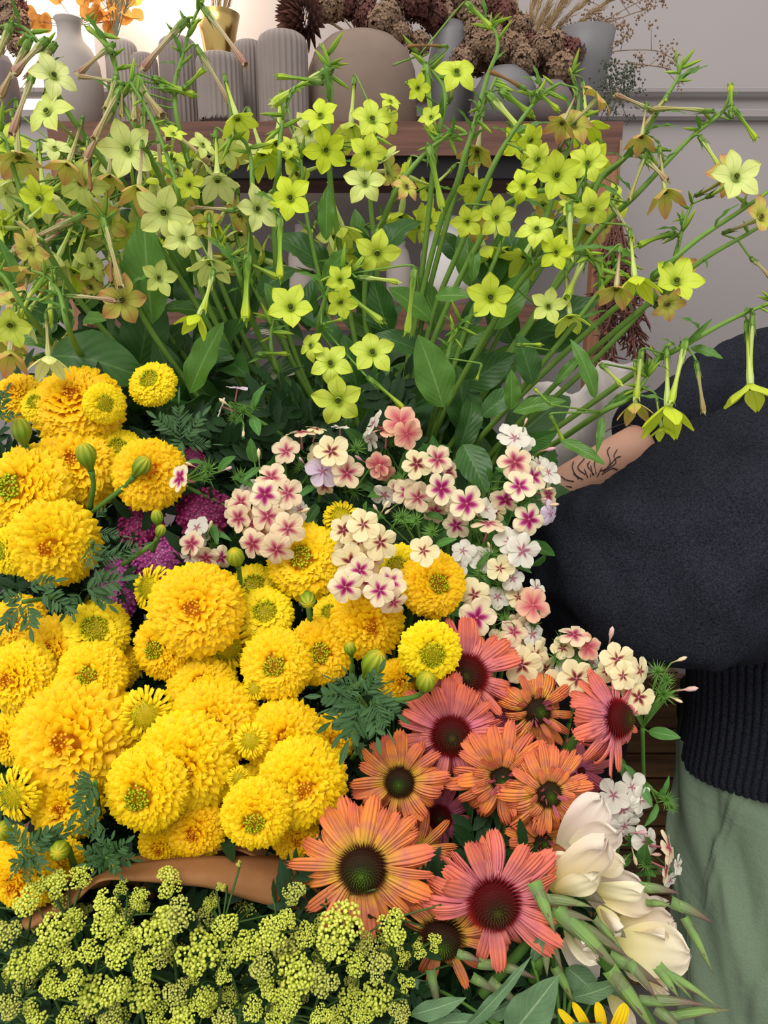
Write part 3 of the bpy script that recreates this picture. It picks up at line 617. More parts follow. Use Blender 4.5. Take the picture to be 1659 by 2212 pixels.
# ---- leaves along +x length 1
def leaf_mesh(seed, W, mat, droop=.5, wave=.03, taper=.8, nu=9, nv=16, peak=.42):
    r = random.Random(seed); G = []; x = z = 0; p = r.uniform(0, 6)
    for j in range(nv):
        v = j / (nv - 1); w = W * (max(0, math.sin(PI * v ** (math.log(.5) / math.log(peak)))) ** taper) + .004; row = []
        for i in range(nu):
            s = 2 * i / (nu - 1) - 1; row.append((x, s * w, z + .28 * abs(s) * w + wave * s * s * math.sin(v * 17 + p + (2 if s > 0 else 0)) * (w / W)))
        G.append(row); a = .35 - droop * 1.6 * v; x += math.cos(a) / (nv - 1); z += math.sin(a) / (nv - 1)
    b = MB(); b.grid(G); return b.mesh('leaf', M[mat])
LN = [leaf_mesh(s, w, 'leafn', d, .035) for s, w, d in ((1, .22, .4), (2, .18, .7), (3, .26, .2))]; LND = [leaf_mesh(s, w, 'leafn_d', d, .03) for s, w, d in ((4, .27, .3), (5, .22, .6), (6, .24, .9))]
LNs = [leaf_mesh(s, w, 'leafn', d, .03) for s, w, d in ((7, .10, .6), (8, .13, .3))]
LP = [leaf_mesh(s, w, 'ph_leaf', d, .015) for s, w, d in ((9, .16, .4), (10, .2, .2), (11, .12, .7))]
LG = [leaf_mesh(s, w, 'grey_leaf', d, .035, .9) for s, w, d in ((12, .17, .35), (13, .13, .5), (14, .25, .2))]
# ---- flowering tobacco corolla, radius 1, face +z
def nico_mesh(seed, mat, reflex=.0, droopy=0.):
    r = random.Random(seed); b = MB()
    for k in range(5):
        G = []; a0 = 2 * PI * k / 5 + r.gauss(0, .06); m = Matrix.Rotation(a0, 4, 'Z') @ Matrix.Rotation(r.gauss(0, .05), 4, 'X'); L = r.uniform(.9, 1.08); rf = reflex + r.gauss(0, .12)
        for j in range(9):
            v = j / 8; x = .10 + .9 * v * L
            w = .060 + .285 * math.sin(PI * min(1, v ** 1.18 * .99)) ** .9 if v > 0 else .075
            if v > .6: w *= 1 - .22 * (v - .6) / .4
            w = max(w, .008); row = []
            for i in range(7):
                s = 2 * i / 6 - 1; row.append((x - .03 * s * s, s * w, -.28 * (1 - v) ** 4 - rf * v * v * .6 + .05 * (1 - abs(s)) * (v > .1) * -1 + .03 * math.sin(s * 4 + v * 5 + k) * v))
            G.append(row)
        add_G(b, G, m)
    b.lathe([(.085, -.24), (.10, -.13), (.13, -.06)], 12)
    return b.mesh('corolla', M[mat])
NC = {k: [nico_mesh(i * 5 + s, k, rf) for s, rf in ((1, .05), (2, .3), (3, .55), (4, -.15), (5, -.8), (6, -1.2))] for i, k in enumerate(('n0', 'n1', 'n2'))}
b = MB(); b.lathe([(0, -.16), (.10, -.15), (.115, -.08)], 12); 
for k in range(4): b.tube([(.05 * math.cos(k * 1.57), .05 * math.sin(k * 1.57), -.15), (.05 * math.cos(k * 1.57), .05 * math.sin(k * 1.57), -.05)], [.012, .03], 5)
NTH = b.mesh('throat', M['throat'])
BUDN = []
for s in (0, .25, -.2):
    b = MB(); b.tube([(0, 0, 0), (s * .1, 0, .2), (s * .3, 0, .5), (s * .5, 0, .8), (s * .75, 0, 1.0)], [.045, .10, .105, .06, .012], 9); BUDN.append(b.mesh('bud', M['budn']))
b = MB()
for k in range(5):
    m = Matrix.Rotation(2 * PI * k / 5, 4, 'Z'); add_G(b, [[(.07 + .05 * v + .10 * v ** 3, s * .07 * (1 - v) + .0, .8 * v + .0) for s in (-1, 0, 1)] for v in (0, .3, .6, .85, 1)], m)
b.lathe([(0, -.02), (.05, 0), (.10, .12), (.115, .3), (.10, .42)], 10); CALN = b.mesh('calyx', M['calyx_n'])
# ------------------------------------------------------------------ the person at the right
def person():
    foot = Vector((.76, .96, 0)); t = thing('person', foot, 'person in navy fleece jumper and sage green trousers with tattooed forearm, turned away', 'person')
    # continuous skin body
    Pt = lambda x, y, d: P(x, y, d)
    hip = Vector((.75, .96, .86)); chest = Vector((.75, 1.0, 1.18)); neck = Vector((.80, 1.03, 1.44)); head = Vector((.83, 1.02, 1.55)); top = Vector((.85, 1.03, 1.66))
    shN = Vector((.74, .92, 1.24)); shF = Vector((.74, 1.13, 1.26)); elN = P(1300, 1235, .98); wrN = P(1130, 1215, 1.10); haN = P(1080, 1150, 1.12)
    elF = P(1560, 875, 1.24); wrF = P(1165, 1085, 1.14); haF = P(1085, 1045, 1.08)
    pts = [hip, (hip + chest) / 2, chest, neck, head, top, shN, elN, wrN, haN, shF, elF, P(1380, 970, 1.19), wrF, haF]
    rad = [.10, .09, .08, .05, .085, .06, .06, .05, .035, .03, .045, .043, .043, .034, .030]
    E = [(0, 1), (1, 2), (2, 3), (3, 4), (4, 5), (2, 6), (6, 7), (7, 8), (8, 9), (2, 10), (10, 11), (11, 12), (12, 13), (13, 14)]
    for sx in (-.09, .09):
        k = len(pts); pts += [hip + Vector((0, sx, -.08)), hip + Vector((-.02, sx, -.45)), Vector((.76, .96 + sx, .09)), Vector((.65, .96 + sx, .03))]
        rad += [.06, .05, .04, .03]; E += [(0, k), (k, k + 1), (k + 1, k + 2), (k + 2, k + 3)]
    me = bpy.data.meshes.new('body'); me.from_pydata([tuple(p - foot) for p in pts], E, []); me.materials.append(M['skin'])
    o = sub('body', me, t); sk = o.modifiers.new('skin', 'SKIN'); ss = o.modifiers.new('sub', 'SUBSURF'); ss.levels = 2; ss.render_levels = 2
    for i, r in enumerate(rad): me.skin_vertices[0].data[i].radius = (r, r)
    me.skin_vertices[0].data[0].use_root = True
    sk.use_smooth_shade = True
    # fingers of the far hand, curled round the stems
    for h, dirx in ((haF, -1), (haN, -1)):
        for k in range(5):
            a = h + Vector((-.006, -.012 + .0, .030 - .017 * k)); c = a + Vector((-.040, -.004, .003)); d = c + Vector((-.020, -.026, -.003)); e = d + Vector((.016, -.014, -.002))
            if k == 0: a, c, d, e = h + Vector((.015, -.01, .03)), h + Vector((-.01, -.035, .045)), h + Vector((-.03, -.05, .04)), h + Vector((-.045, -.052, .03))
            b = MB(); p = bez(a, c, d, e, 10); b.tube(p, [.0095 - .0022 * i / 10 if i < 10 else .004 for i in range(11)], 10); obj('finger', b.mesh('finger', M['skin']), t, Matrix())
    # tattoo: thin branching lines just proud of the forearm
    b = MB()
    ax0, ax1 = P(1380, 970, 1.19), wrF
    def arm(px, py):
        """the point on the forearm surface seen at this pixel"""
        best = None
        for d in np.linspace(1.05, 1.2, 76):
            q = P(px, py, d); u = max(0, min(1, (q - ax0).dot(ax1 - ax0) / (ax1 - ax0).length_squared)); c = ax0.lerp(ax1, u); R = .043 + (.033 - .043) * u
            if (q - c).length <= R * .985: return q
            if best is None or (q - c).length < best[0]: best = ((q - c).length, q)
        return best[1]
    for line in ([(1302, 1020), (1318, 1000), (1312, 975), (1318, 965)], [(1296, 1018), (1312, 1010), (1330, 990), (1342, 985)], [(1265, 1025), (1248, 1010), (1262, 990), (1262, 975)], [(1270, 1032), (1262, 1012)], [(1280, 1025), (1276, 1005)], [(1288, 1024), (1284, 1000), (1292, 992)], [(1240, 1040), (1222, 1036), (1212, 1028)], [(1250, 1035), (1238, 1022)], [(1290, 1030), (1300, 1010)], [(1292, 945), (1320, 925), (1350, 915), (1366, 918)], [(1276, 1030), (1268, 1000)], [(1235, 1052), (1222, 1050)], [(1300, 1025), (1322, 1012), (1336, 1015)], [(1284, 1026), (1270, 1008), (1274, 996)], [(1260, 1036), (1244, 1026), (1236, 1008), (1240, 996)], [(1306, 1016), (1330, 1000), (1326, 985), (1334, 970)]):
        b.tube(spline([arm(*q) for q in line], 4), [.0008] * (4 * (len(line) - 1)) + [.0004], 5)
    obj('tattoo', b.mesh('tattoo', M['ink']), t, Matrix())
    # head: hair and face
    b = MB()
    for k in range(9):
        a = k / 8 * PI; b.tube(bez(head + Vector((.0, 0, .14)), head + Vector((.10 * math.cos(a), .11 * math.sin(a) + .0, .13)), head + Vector((.13, .12 * math.cos(a), .02)), head + Vector((.12, .09 * math.cos(a), -.16)), 8), [.03, .045, .05, .05, .045, .04, .035, .025, .01], 8)
    obj('hair', b.mesh('hair', M['hair']), t, Matrix())
    b = MB(); b.tube([head + Vector((-.085, 0, .03)), head + Vector((-.115, 0, -.01)), head + Vector((-.09, 0, -.018))], [.008, .014, .008], 8); obj('nose', b.mesh('nose', M['skin']), t, Matrix())
    for s in (-1, 1):
        b = MB(); b.lathe([(0, -.010), (.009, -.004), (.009, .004), (0, .010)], 10, M=Matrix.Translation(head + Vector((-.078, s * .032, .028)))); obj('eye', b.mesh('eye', M['ink']), t, Matrix())
        b = MB(); b.lathe([(0, -.028), (.010, -.018), (.012, .012), (0, .030)], 10, M=Matrix.Translation(head + Vector((.0, s * .088, .0)))); obj('ear', b.mesh('ear', M['skin']), t, Matrix())
    b = MB(); b.tube([head + Vector((-.075, -.025, -.05)), head + Vector((-.09, 0, -.052)), head + Vector((-.075, .025, -.05))], [.003, .007, .003], 6); obj('mouth', b.mesh('mouth', M['ink']), t, Matrix())
    # jumper: torso, both sleeves, one skin surface
    tc = Vector((.74, 1.0, 0)); RZ = Matrix.Rotation(math.radians(-27), 3, 'Z'); HC = Vector((.755, .955, 0))
    pts = [(tc + Vector((.03, 0, .93)), .20), (tc + Vector((.02, 0, 1.08)), .205), (tc + Vector((0, 0, 1.24)), .19), (tc + Vector((.05, 0, 1.33)), .12), (tc + Vector((.10, -.0, 1.40)), .075),
           (P(1800, 1120, .98), .185), (P(1610, 1165, .93), .172), (P(1440, 1225, .90), .135), (P(1312, 1232, .91), .112), (P(1262, 1230, 1.02), .098), (P(1200, 1225, 1.08), .06),
           (P(1745, 790, 1.28), .12), (P(1610, 835, 1.26), .088), (P(1500, 885, 1.23), .078), (P(1440, 925, 1.205), .073), (P(1395, 948, 1.19), .064)]
    E = [(0, 1), (1, 2), (2, 3), (3, 4), (2, 5), (5, 6), (6, 7), (7, 8), (8, 9), (9, 10), (2, 11), (11, 12), (12, 13), (13, 14), (14, 15)]
    me = bpy.data.meshes.new('jumper'); me.from_pydata([tuple(p - foot) for p, r in pts], E, []); me.materials.append(M['knit'])
    o = sub('jumper', me, t); sk = o.modifiers.new('skin', 'SKIN'); ss = o.modifiers.new('sub', 'SUBSURF'); ss.levels = 4; ss.render_levels = 4
    for i, (p, r) in enumerate(pts): me.skin_vertices[0].data[i].radius = (r, r)
    me.skin_vertices[0].data[0].use_root = True; sk.use_smooth_shade = True
    for nm, sz, st in (('folds', .13, .06), ('creases', .045, .014), ('pile', .005, .003)):
        tx = bpy.data.textures.new(nm, 'CLOUDS'); tx.noise_scale = sz; dm = o.modifiers.new(nm, 'DISPLACE'); dm.texture = tx; dm.strength = st; dm.texture_coords = 'LOCAL'; dm.mid_level = .5
    # ribbed hem
    cx = HC; b = MB(); G = []; z1 = P(1500, 1400, 1.0).z; z0 = P(1500, 1706, 1.02).z; n = 1800
    dn = [2 * PI * i / 7200 for i in range(7200)]; se = [(.31 * math.copysign(abs(math.cos(q)) ** .36, math.cos(q)), .185 * math.copysign(abs(math.sin(q)) ** .36, math.sin(q))) for q in dn]
    cl = [0.]
    for i in range(1, 7200): cl.append(cl[-1] + math.hypot(se[i][0] - se[i - 1][0], se[i][1] - se[i - 1][1]))
    idx = np.searchsorted(np.array(cl), np.linspace(0, cl[-1], n, endpoint=False)); ring = []
    for k_ in idx: ring.append(se[min(int(k_), 7199)])
    ring = [((ring[i - 6][0] + ring[i - 3][0] + ring[i][0] + ring[(i + 3) % n][0] + ring[(i + 6) % n][0]) / 5, (ring[i - 6][1] + ring[i - 3][1] + ring[i][1] + ring[(i + 3) % n][1] + ring[(i + 6) % n][1]) / 5) for i in range(n)]
    for j in range(15):
        v = j / 14; row = []
        for i in range(n):
            a = 2 * PI * i / n; rr = 1 + (.014 if 0 < j < 14 else 0) + .008 * math.sin(a * 3 + v * 2) - .03 * v; x, y = ring[i]; lx, ly = ring[i - 8]; hx, hy = ring[(i + 8) % n]; nx, ny = hy - ly, lx - hx; nl = math.hypot(nx, ny) + 1e-9; rb = .0042 * abs(math.sin(PI * i / 10)) ** .6; x = x * rr + nx / nl * rb; y = y * rr + ny / nl * rb
            row.append(cx + RZ @ Vector((x + .006 * math.sin(v * 3), y, z0 + (z1 - z0) * (1 - v) + .010 * math.cos(a) * v - (.0))))
        G.append(row)
    b.grid(G, closeu=True); obj('ribbed_hem', b.mesh('ribbed_hem', M['rib']), t, Matrix())
    # sleeve cuff of the far arm
    b = MB(); c0 = P(1432, 928, 1.203); c1 = P(1378, 955, 1.188); b.tube([c0, c0.lerp(c1, .3), c0.lerp(c1, .8), c1, c1.lerp(c0, .1)], [.066, .068, .066, .060, .050], 40, cap=False); obj('sleeve_cuff', b.mesh('sleeve_cuff', M['rib']), t, Matrix())
    # trousers with soft creases
    cx = HC; b = MB(); G = []; zt = P(1500, 1660, 1.02).z; n = 360; r = random.Random(5)
    cr = [(r.uniform(PI * .75, PI * 1.75), r.uniform(-1.2, 1.2), r.uniform(.02, .06), r.uniform(.0, .9), r.uniform(-.004, .0065)) for _ in range(60)]
    for j in range(70):
        v = j / 69; z = zt + (.30 - zt) * v; row = []
        for i in range(n):
            a = 2 * PI * i / n; d = 0
            for (ca, sl, w, vc, am) in cr:
                q = (a - ca - sl * (v - vc) * .7) / w; d += am * math.exp(-q * q) * math.exp(-((v - vc) / .22) ** 2)
            d += .004 * math.sin(a * 5 + v * 9) + .003 * math.sin(a * 11 - v * 14)
            sx = .318 * (1 - .16 * v); sy = .178 * (1 - .05 * v); ca_, sa_ = math.cos(a), math.sin(a); row.append(cx + RZ @ Vector(((sx + d) * math.copysign(abs(ca_) ** .45, ca_), (sy + d) * math.copysign(abs(sa_) ** .45, sa_), z)))
        G.append(row)
    b.grid(G, closeu=True)
    for s in (-.085, .085): b.tube([cx + Vector((.0, s, .36)), cx + Vector((.0, s, .22)), cx + Vector((.0, s, .08))], [.10, .085, .075], 30, cap=False)
    obj('trousers', b.mesh('trousers', M['sage']), t, Matrix())
    for s in (-.09, .09):
        b = MB(); b.tube([Vector((.83, .96 + s, .045)), Vector((.76, .96 + s, .05)), Vector((.66, .96 + s, .035)), Vector((.60, .96 + s, .03))], [.03, .045, .035, .02], 12); obj('shoe', b.mesh('shoe', M['black']), t, Matrix())
person()
def cloth():
    b = MB(); G = []
    for j in range(22):
        v = j / 21; row = []
        for i in range(26):
            u = i / 25; row.append(P(1120 + 270 * u + 12 * math.sin(v * 5), 775 + (70 * math.sin(u * 3.3 + .4) ** 2 + 14 * math.sin(u * 17)) * (1 - v) + 380 * v, 1.42 + .03 * math.sin(u * 11 + 2 * v) + .015 * math.sin(v * 9 + u * 5) + .01 * math.sin(u * 23)))
        G.append(row)
    b.grid(G); o = obj('cloth', b.mesh('cloth', M['greycloth'])); s = o.modifiers.new('s', 'SOLIDIFY'); s.thickness = .004
    tag(o, 'light grey creased cloth behind the tattooed forearm', 'cloth')
cloth()
# ------------------------------------------------------------------ marigolds
FOOT = .80
def mdepth(y): return .625 + (1850 - y) / 1050 * .175
def stem_to_bucket(a, back, r=.0035, mat='stem', x=None, zf=FOOT):
    a = Vector(a); e = Vector((a.x * .75 - .05 if x is None else x, max(.56, min(1.0, a.y + .06)), zf)); b = MB(); b.tube(bez(a, a + back * .05, a.lerp(e, .6) + Vector((0, .02, 0)), e, 12), r, 8); return b.mesh('stem', M[mat])
def marigold(x, y, R, fx, fy, kind, layer, label, spin=None):
    d = mdepth(y) + layer * .021; d += 0 if kind != 'full' else -.004; p = P(x, y, d); s = R * d / F * 1.02; z = D(fx, fy, .9)
    c = p - z * s * .35; m = frame(c, z, rnd.uniform(0, 6), s)
    t = thing('marigold', c, label, 'marigold', 'yellow marigold heads in the bouquet')
    o = obj('petals', rnd.choice(MA[kind]), t, m); o['kind'] = 'stuff'
    o = obj('florets', FL[kind], t, m); o['kind'] = 'stuff'
    obj('calyx', CAL, t, frame(c, z, 0, s * .9)); obj('stem', stem_to_bucket(c - z * s * .9, -z, .0034), t, Matrix())
for a in [
 (160, 858, 98, .1, .45, 'full', .4, 'large dense marigold, topmost of the big heads at upper left'),
 (228, 872, 44, .5, -.1, 'lemon', -.6, 'small green centred marigold overlapping the right side of the topmost big head'),
 (28, 846, 58, -.1, .5, 'full', 1, 'marigold cut by the left edge beside the topmost big head'),
 (76, 868, 42, -.2, .3, 'lemon', 0, 'small greenish marigold between the topmost head and the left frame edge'),
 (35, 1055, 104, -.3, .1, 'centre', -.4, 'large marigold at the left edge with green centre, above the orange full one'),
 (158, 1000, 100, .1, .3, 'full', .8, 'big round marigold behind the tall left bud'),
 (108, 1182, 98, .15, -.2, 'full', 0, 'deep golden marigold, lowest of the upper left cluster'),
 (2, 1190, 52, -.4, 0, 'lemon', .2, 'lemon marigold cut by left edge beside the deep golden one'),
 (325, 1020, 80, .3, .1, 'full', -.2, 'marigold right of the two tall buds, beside a pink eyed phlox bloom'),
 (252, 968, 55, .1, .4, 'lemon', 1.2, 'half hidden marigold behind the head right of the buds'),
 (323, 820, 52, -.1, .35, 'lemon', 1.0, 'single small marigold standing apart against dark leaves'),
 (418, 1315, 104, .05, .15, 'full', -1.4, 'largest round marigold in the centre left, above the dark gap'),
 (340, 1402, 74, -.3, 0, 'centre', .0, 'green centred marigold tucked under the left of the largest round head'),
 (316, 1268, 42, -.5, .2, 'semi', -.2, 'spiky half open marigold beside the purple yarrow'),
 (572, 1322, 62, .1, .4, 'lemon', .2, 'ruffled marigold just right of the largest round head'),
 (490, 1402, 52, .2, -.2, 'semi', .3, 'half open greenish marigold below right of the largest round head'),
 (594, 1438, 80, 0, .1, 'centre', -.6, 'marigold with neat green centre in middle of the bunch'),
 (692, 1410, 74, .1, .1, 'centre', .4, 'marigold left of the upright green bud pair'),
 (800, 1352, 82, .2, -.1, 'full', .2, 'tall marigold under the magenta eyed phlox blooms'),
 (713, 1322, 44, -.2, .3, 'lemon', 1.0, 'small marigold peeping left of the tall one under phlox'),
 (654, 1206, 86, -.1, .25, 'centre', .4, 'marigold partly covered by pale phlox at centre top'),
 (945, 1262, 74, .25, .1, 'centre', -.6, 'marigold with green eye standing rightmost, below a single phlox bloom'),
 (856, 1224, 56, -.2, .3, 'lemon', .6, 'marigold between two phlox clusters left of the rightmost big one'),
 (736, 1112, 34, 0, .5, 'semi', 1.2, 'tiny greenish marigold behind the central phlox'),
 (934, 1414, 68, .1, -.1, 'lemon', -1.6, 'lemon marigold with wide green centre above the coneflowers'),
 (548, 1262, 56, .1, .5, 'lemon', 2.2, 'shaded marigold deep behind the bunch by the thin round bud'),
 (205, 1358, 72, .2, .35, 'lemon', .2, 'marigold below the magenta yarrow at left'),
 (108, 1408, 84, 0, .3, 'full', .8, 'marigold under the long green leaflets at left'),
 (192, 1462, 76, .1, .1, 'centre', -.6, 'marigold with small green centre above the huge one'),
 (26, 1468, 80, -.2, .1, 'full', -.2, 'golden marigold at left edge above the huge one'),
 (146, 1602, 138, 0, .1, 'full', -.3, 'huge marigold, the widest head in the bunch'),
 (312, 1545, 50, .1, .1, 'semi', -.8, 'spiky half open marigold beside the dark gap right of the huge one'),
 (430, 1482, 78, .0, .35, 'full', .5, 'marigold under the half open greenish one at centre'),
 (462, 1562, 98, .15, .2, 'full', -.3, 'large full marigold in the middle of the lower bunch'),
 (398, 1660, 112, .1, 0, 'full', -.8, 'big deep centred marigold behind the green eyed front one'),
 (303, 1718, 94, -.1, -.05, 'centre', -1.8, 'front marigold with distinct green eye at lower left centre'),
 (551, 1772, 78, .05, -.1, 'centre', -2.0, 'front marigold with green eye nearest the kraft paper'),
 (656, 1700, 98, .15, .05, 'full', -1.0, 'large marigold left of the orange coneflowers'),
 (614, 1600, 88, .1, .2, 'full', .0, 'marigold above the large one left of the coneflowers'),
 (540, 1600, 32, 0, .2, 'semi', -1.2, 'small green budding marigold in the centre of the lower bunch'),
 (549, 1487, 22, 0, .2, 'semi', -.4, 'tiny green budding marigold below the neat centred head'),
 (22, 1722, 48, -.3, 0, 'semi', -.6, 'spiky half open marigold at the left edge under the huge one'),
 (132, 1745, 80, 0, .1, 'full', .6, 'marigold under the huge head at lower left'),
 (418, 1800, 68, .05, .0, 'full', .4, 'shaded marigold just above the kraft paper edge'),
 (345, 1832, 52, 0, -.1, 'full', .8, 'low marigold sitting on the kraft paper rim left'),
 (514, 1682, 22, 0, .2, 'semi', -.8, 'tiny green marigold bud opening between the two front heads'),
 (640, 1815, 52, .2, 0, 'full', .6, 'shaded marigold between kraft paper and the large front coneflower'),
 (36, 1912, 76, -.2, -.2, 'full', -.8, 'orange toned marigold at the lower left corner'),
 (122, 1868, 52, .1, -.1, 'full', .7, 'small marigold behind the two round olive buds'),
 (20, 1832, 40, -.2, 0, 'full', .2, 'marigold at the left edge above the orange toned one'),
 (722, 1600, 54, .3, 0, 'full', 1.4, 'shaded marigold behind the ferny leaves near the coneflowers'),
 (862, 1474, 48, .2, 0, 'full', 1.5, 'shaded marigold behind the lemon one by the coneflowers'),
 (528, 1722, 60, 0, 0, 'full', .8, 'marigold buried between the front heads'),
 (30, 1340, 60, 0, .3, 'full', 1.2, 'marigold behind the green leaflets at the left edge'),
 (12, 1600, 60, -.3, 0, 'full', .8, 'marigold between the huge head and the left edge'),
 (250, 1440, 50, 0, .2, 'full', 1.9, 'shaded marigold deep behind the dark gap'),
]: marigold(*a)
def mari_bud(x, y, R, ax, ay, foot, label, dd=-.03):
    d = mdepth(y) + dd; p = P(x, y, d); s = R * d / F * 1.55; z = D(ax, ay, .55); t = thing('marigold_bud', p, label, 'flower bud')
    obj('bud', BUD, t, frame(p, z, rnd.uniform(0, 6), s)); q = P(foot[0], foot[1], d + .03); b = MB(); a = p - z * s * .75
    b.tube(bez(a, a - z * s * 1.2, Vector(a).lerp(q, .6), q, 10), [s * .22] + [s * .15] * 3 + [.0026] * 7, 9); obj('stem', b.mesh('stem', M['stem']), t, Matrix())
for a in [
 (48, 938, 24, 0, 1, (55, 985), 'fat green marigold bud at the far left between two big heads'),
 (189, 992, 24, -.1, 1, (195, 1100), 'upright green marigold bud with long neck in front of the round head'),
 (302, 1012, 22, .8, .8, (198, 1108), 'slanting green marigold bud pointing up right beside its twin'),
 (340, 1122, 15, 0, 1, (330, 1190), 'dark small bud among the magenta yarrow'),
 (345, 1150, 13, .5, .8, (265, 1220), 'pale small bud on a hairy stem over the yarrow'),
 (510, 1208, 22, 0, .4, (520, 1300), 'round olive bud with yellow green top standing above the largest head'),
 (757, 1405, 15, -.1, .8, (760, 1470), 'small round bud on a thin stem above the ferny leaves'),
 (802, 1440, 29, .5, .9, (700, 1500), 'large elongated bud leaning right above the ferny leaves'),
 (918, 1478, 25, .1, .5, (800, 1520), 'opening bud with yellow green crown under the lemon marigold'),
 (8, 1796, 24, .1, .3, (40, 1850), 'round olive bud at the left edge above the orange toned marigold'),
 (132, 1834, 24, .1, .1, (160, 1870), 'round olive bud beside the lower left leaves'),
 (247, 1864, 14, .1, .2, (235, 1890), 'little yellow green bud resting by the kraft paper'),
 (664, 1292, 20, .1, -.2, (670, 1340), 'shaded bud below the marigold partly covered by phlox'),
]: mari_bud(*a)
def fern_sprig(label, items, foot, dd=-.02, meshes=None):
    """items: leaf base and tip in the picture"""
    f = P(foot[0], foot[1], mdepth(foot[1]) + .02); t = thing('marigold_leaf_sprig', f, label, 'foliage', 'marigold leaf sprigs')
    for it in items:
        x0, y0, x1, y1 = it[:4]; ms = it[4] if len(it) > 4 else ML; a = P(x0, y0, mdepth(y0) + dd); e = P(x1, y1, mdepth(y1) + dd + rnd.uniform(-.015, .01)); v = e - a
        obj('leaf', rnd.choice(ms), t, frame_x(a, v, D(rnd.uniform(-.3, .3), .2, 1), v.length * .75))
    b = MB(); c = P(items[0][0], items[0][1], mdepth(items[0][1]) + dd); b.tube(bez(c, c.lerp(f, .3), c.lerp(f, .7), f, 6), .0022, 6); obj('stem', b.mesh('stem', M['stem']), t, Matrix())
fern_sprig('long green toothed leaflets lying between the left marigolds', [(50, 1300, -10, 1380), (60, 1300, 68, 1380), (55, 1290, -10, 1290), (90, 1280, 160, 1320), (180, 1275, 290, 1245), (195, 1275, 250, 1320), (175, 1280, 130, 1340), (190, 1270, 250, 1225), (60, 1270, 140, 1250), (150, 1290, 160, 1340)], (120, 1290))
fern_sprig('ferny green leaves between deep golden marigold and the yarrow', [(200, 1170, 250, 1230, MLt), (205, 1120, 240, 1090, MLt), (200, 1200, 290, 1200, MLt), (190, 1180, 215, 1250, MLt), (210, 1150, 280, 1160, MLt), (230, 1200, 330, 1170, MLt)], (200, 1190))
fern_sprig('finely cut leaves rising beside the single small marigold', [(390, 960, 385, 840, MLt), (400, 950, 450, 880), (385, 940, 320, 890), (400, 960, 480, 960, MLt), (395, 950, 350, 1000), (430, 990, 460, 1050, MLt), (410, 960, 430, 890)], (400, 1000), .02)
fern_sprig('palm like green leaves left of the front green eyed marigold', [(205, 1690, 150, 1780), (205, 1690, 150, 1700), (210, 1700, 180, 1740), (220, 1740, 160, 1800), (200, 1680, 160, 1670), (235, 1790, 170, 1800)], (215, 1760), -.05)
fern_sprig('star shaped green leaves at the left end of the kraft paper', [(232, 1850, 165, 1830), (232, 1850, 305, 1860), (235, 1850, 285, 1810), (230, 1850, 210, 1790), (235, 1850, 265, 1900), (228, 1850, 170, 1870), (232, 1850, 245, 1800), (230, 1855, 200, 1890)], (235, 1880), -.05)
fern_sprig('green cut leaves around the round olive buds', [(60, 1840, 10, 1770), (60, 1830, 130, 1780), (70, 1840, 150, 1800), (60, 1850, 110, 1880), (50, 1850, 20, 1900), (75, 1830, 160, 1785), (60, 1850, 60, 1930, MLt), (90, 1850, 20, 1860)], (60, 1880), -.04)
fern_sprig('dark bushy feathery leaves below the elongated bud', [(770, 1500, 665, 1505), (775, 1510, 690, 1580), (780, 1520, 720, 1610), (790, 1520, 775, 1600, MLt), (800, 1510, 850, 1600, MLt), (800, 1500, 880, 1560), (790, 1500, 830, 1430), (780, 1500, 850, 1470, MLt), (785, 1500, 740, 1440, MLt), (800, 1500, 880, 1520, MLt), (780, 1510, 740, 1640), (790, 1500, 690, 1540, MLt), (800, 1520, 820, 1620), (770, 1490, 700, 1460, MLt)], (800, 1540), -.06)
fern_sprig('green leaf pair at the far left beside the topmost heads', [(0, 890, 20, 830), (-5, 900, 45, 895), (-10, 880, -5, 830)], (-10, 900), -.06)
fern_sprig('leaf tip poking out between feathery leaves and coneflowers', [(770, 1625, 840, 1650), (760, 1600, 800, 1640)], (760, 1640), .0)
# the shaded leaves and stems filling the gaps
def mass(name, label, n, box, meshes, dd, size, cat='foliage', kind='stuff'):
    r = random.Random(hash(len(label)) + n); b = MB(); src = [(np.array([v.co[:] for v in me.vertices]), [tuple(p.vertices) for p in me.polygons]) for me in meshes]
    uvs = []
    for me in meshes:
        a = np.zeros((len(me.vertices), 2)); 
        for l in me.loops: a[l.vertex_index] = me.uv_layers[0].data[l.index].uv[:]
        uvs.append(a)
    for i in range(n):
        x, y = r.uniform(box[0], box[2]), r.uniform(box[1], box[3]); d = dd(x, y) + r.uniform(0, .07); k = r.randrange(len(src)); vs, fs = src[k]
        m = frame_x(P(x, y, d), (r.uniform(-1, 1), r.uniform(-.6, .6), r.uniform(-.4, 1)), D(r.uniform(-.6, .6), r.uniform(-.2, 1), 1), size * r.uniform(.7, 1.2)); o = len(b.v)
        for q, uv_ in zip(vs, uvs[k]): b.v.append(tuple(m @ Vector(q))); b.uv.append(tuple(uv_))
        for f_ in fs: b.f.append(tuple(o + j for j in f_)); b.m.append(0)
    o = obj(name, b.mesh(name, meshes[0].materials[0])); tag(o, label, cat, None, kind)
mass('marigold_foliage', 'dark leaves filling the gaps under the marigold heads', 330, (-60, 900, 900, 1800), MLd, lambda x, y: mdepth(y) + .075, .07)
for nm, c, R, H, lb in (('flower_bucket', (.26, 1.16, .55), .17, .44, 'tall dark bucket in shade below the dark sleeve'), ('flower_bucket', (-.20, .72, .781), .17, .10, 'dark bucket under the marigolds'), ('flower_bucket', (.10, .86, .781), .11, .12, 'dark bucket under the phlox and tobacco stems')): bucket(nm, Vector(c), R, H, lb)
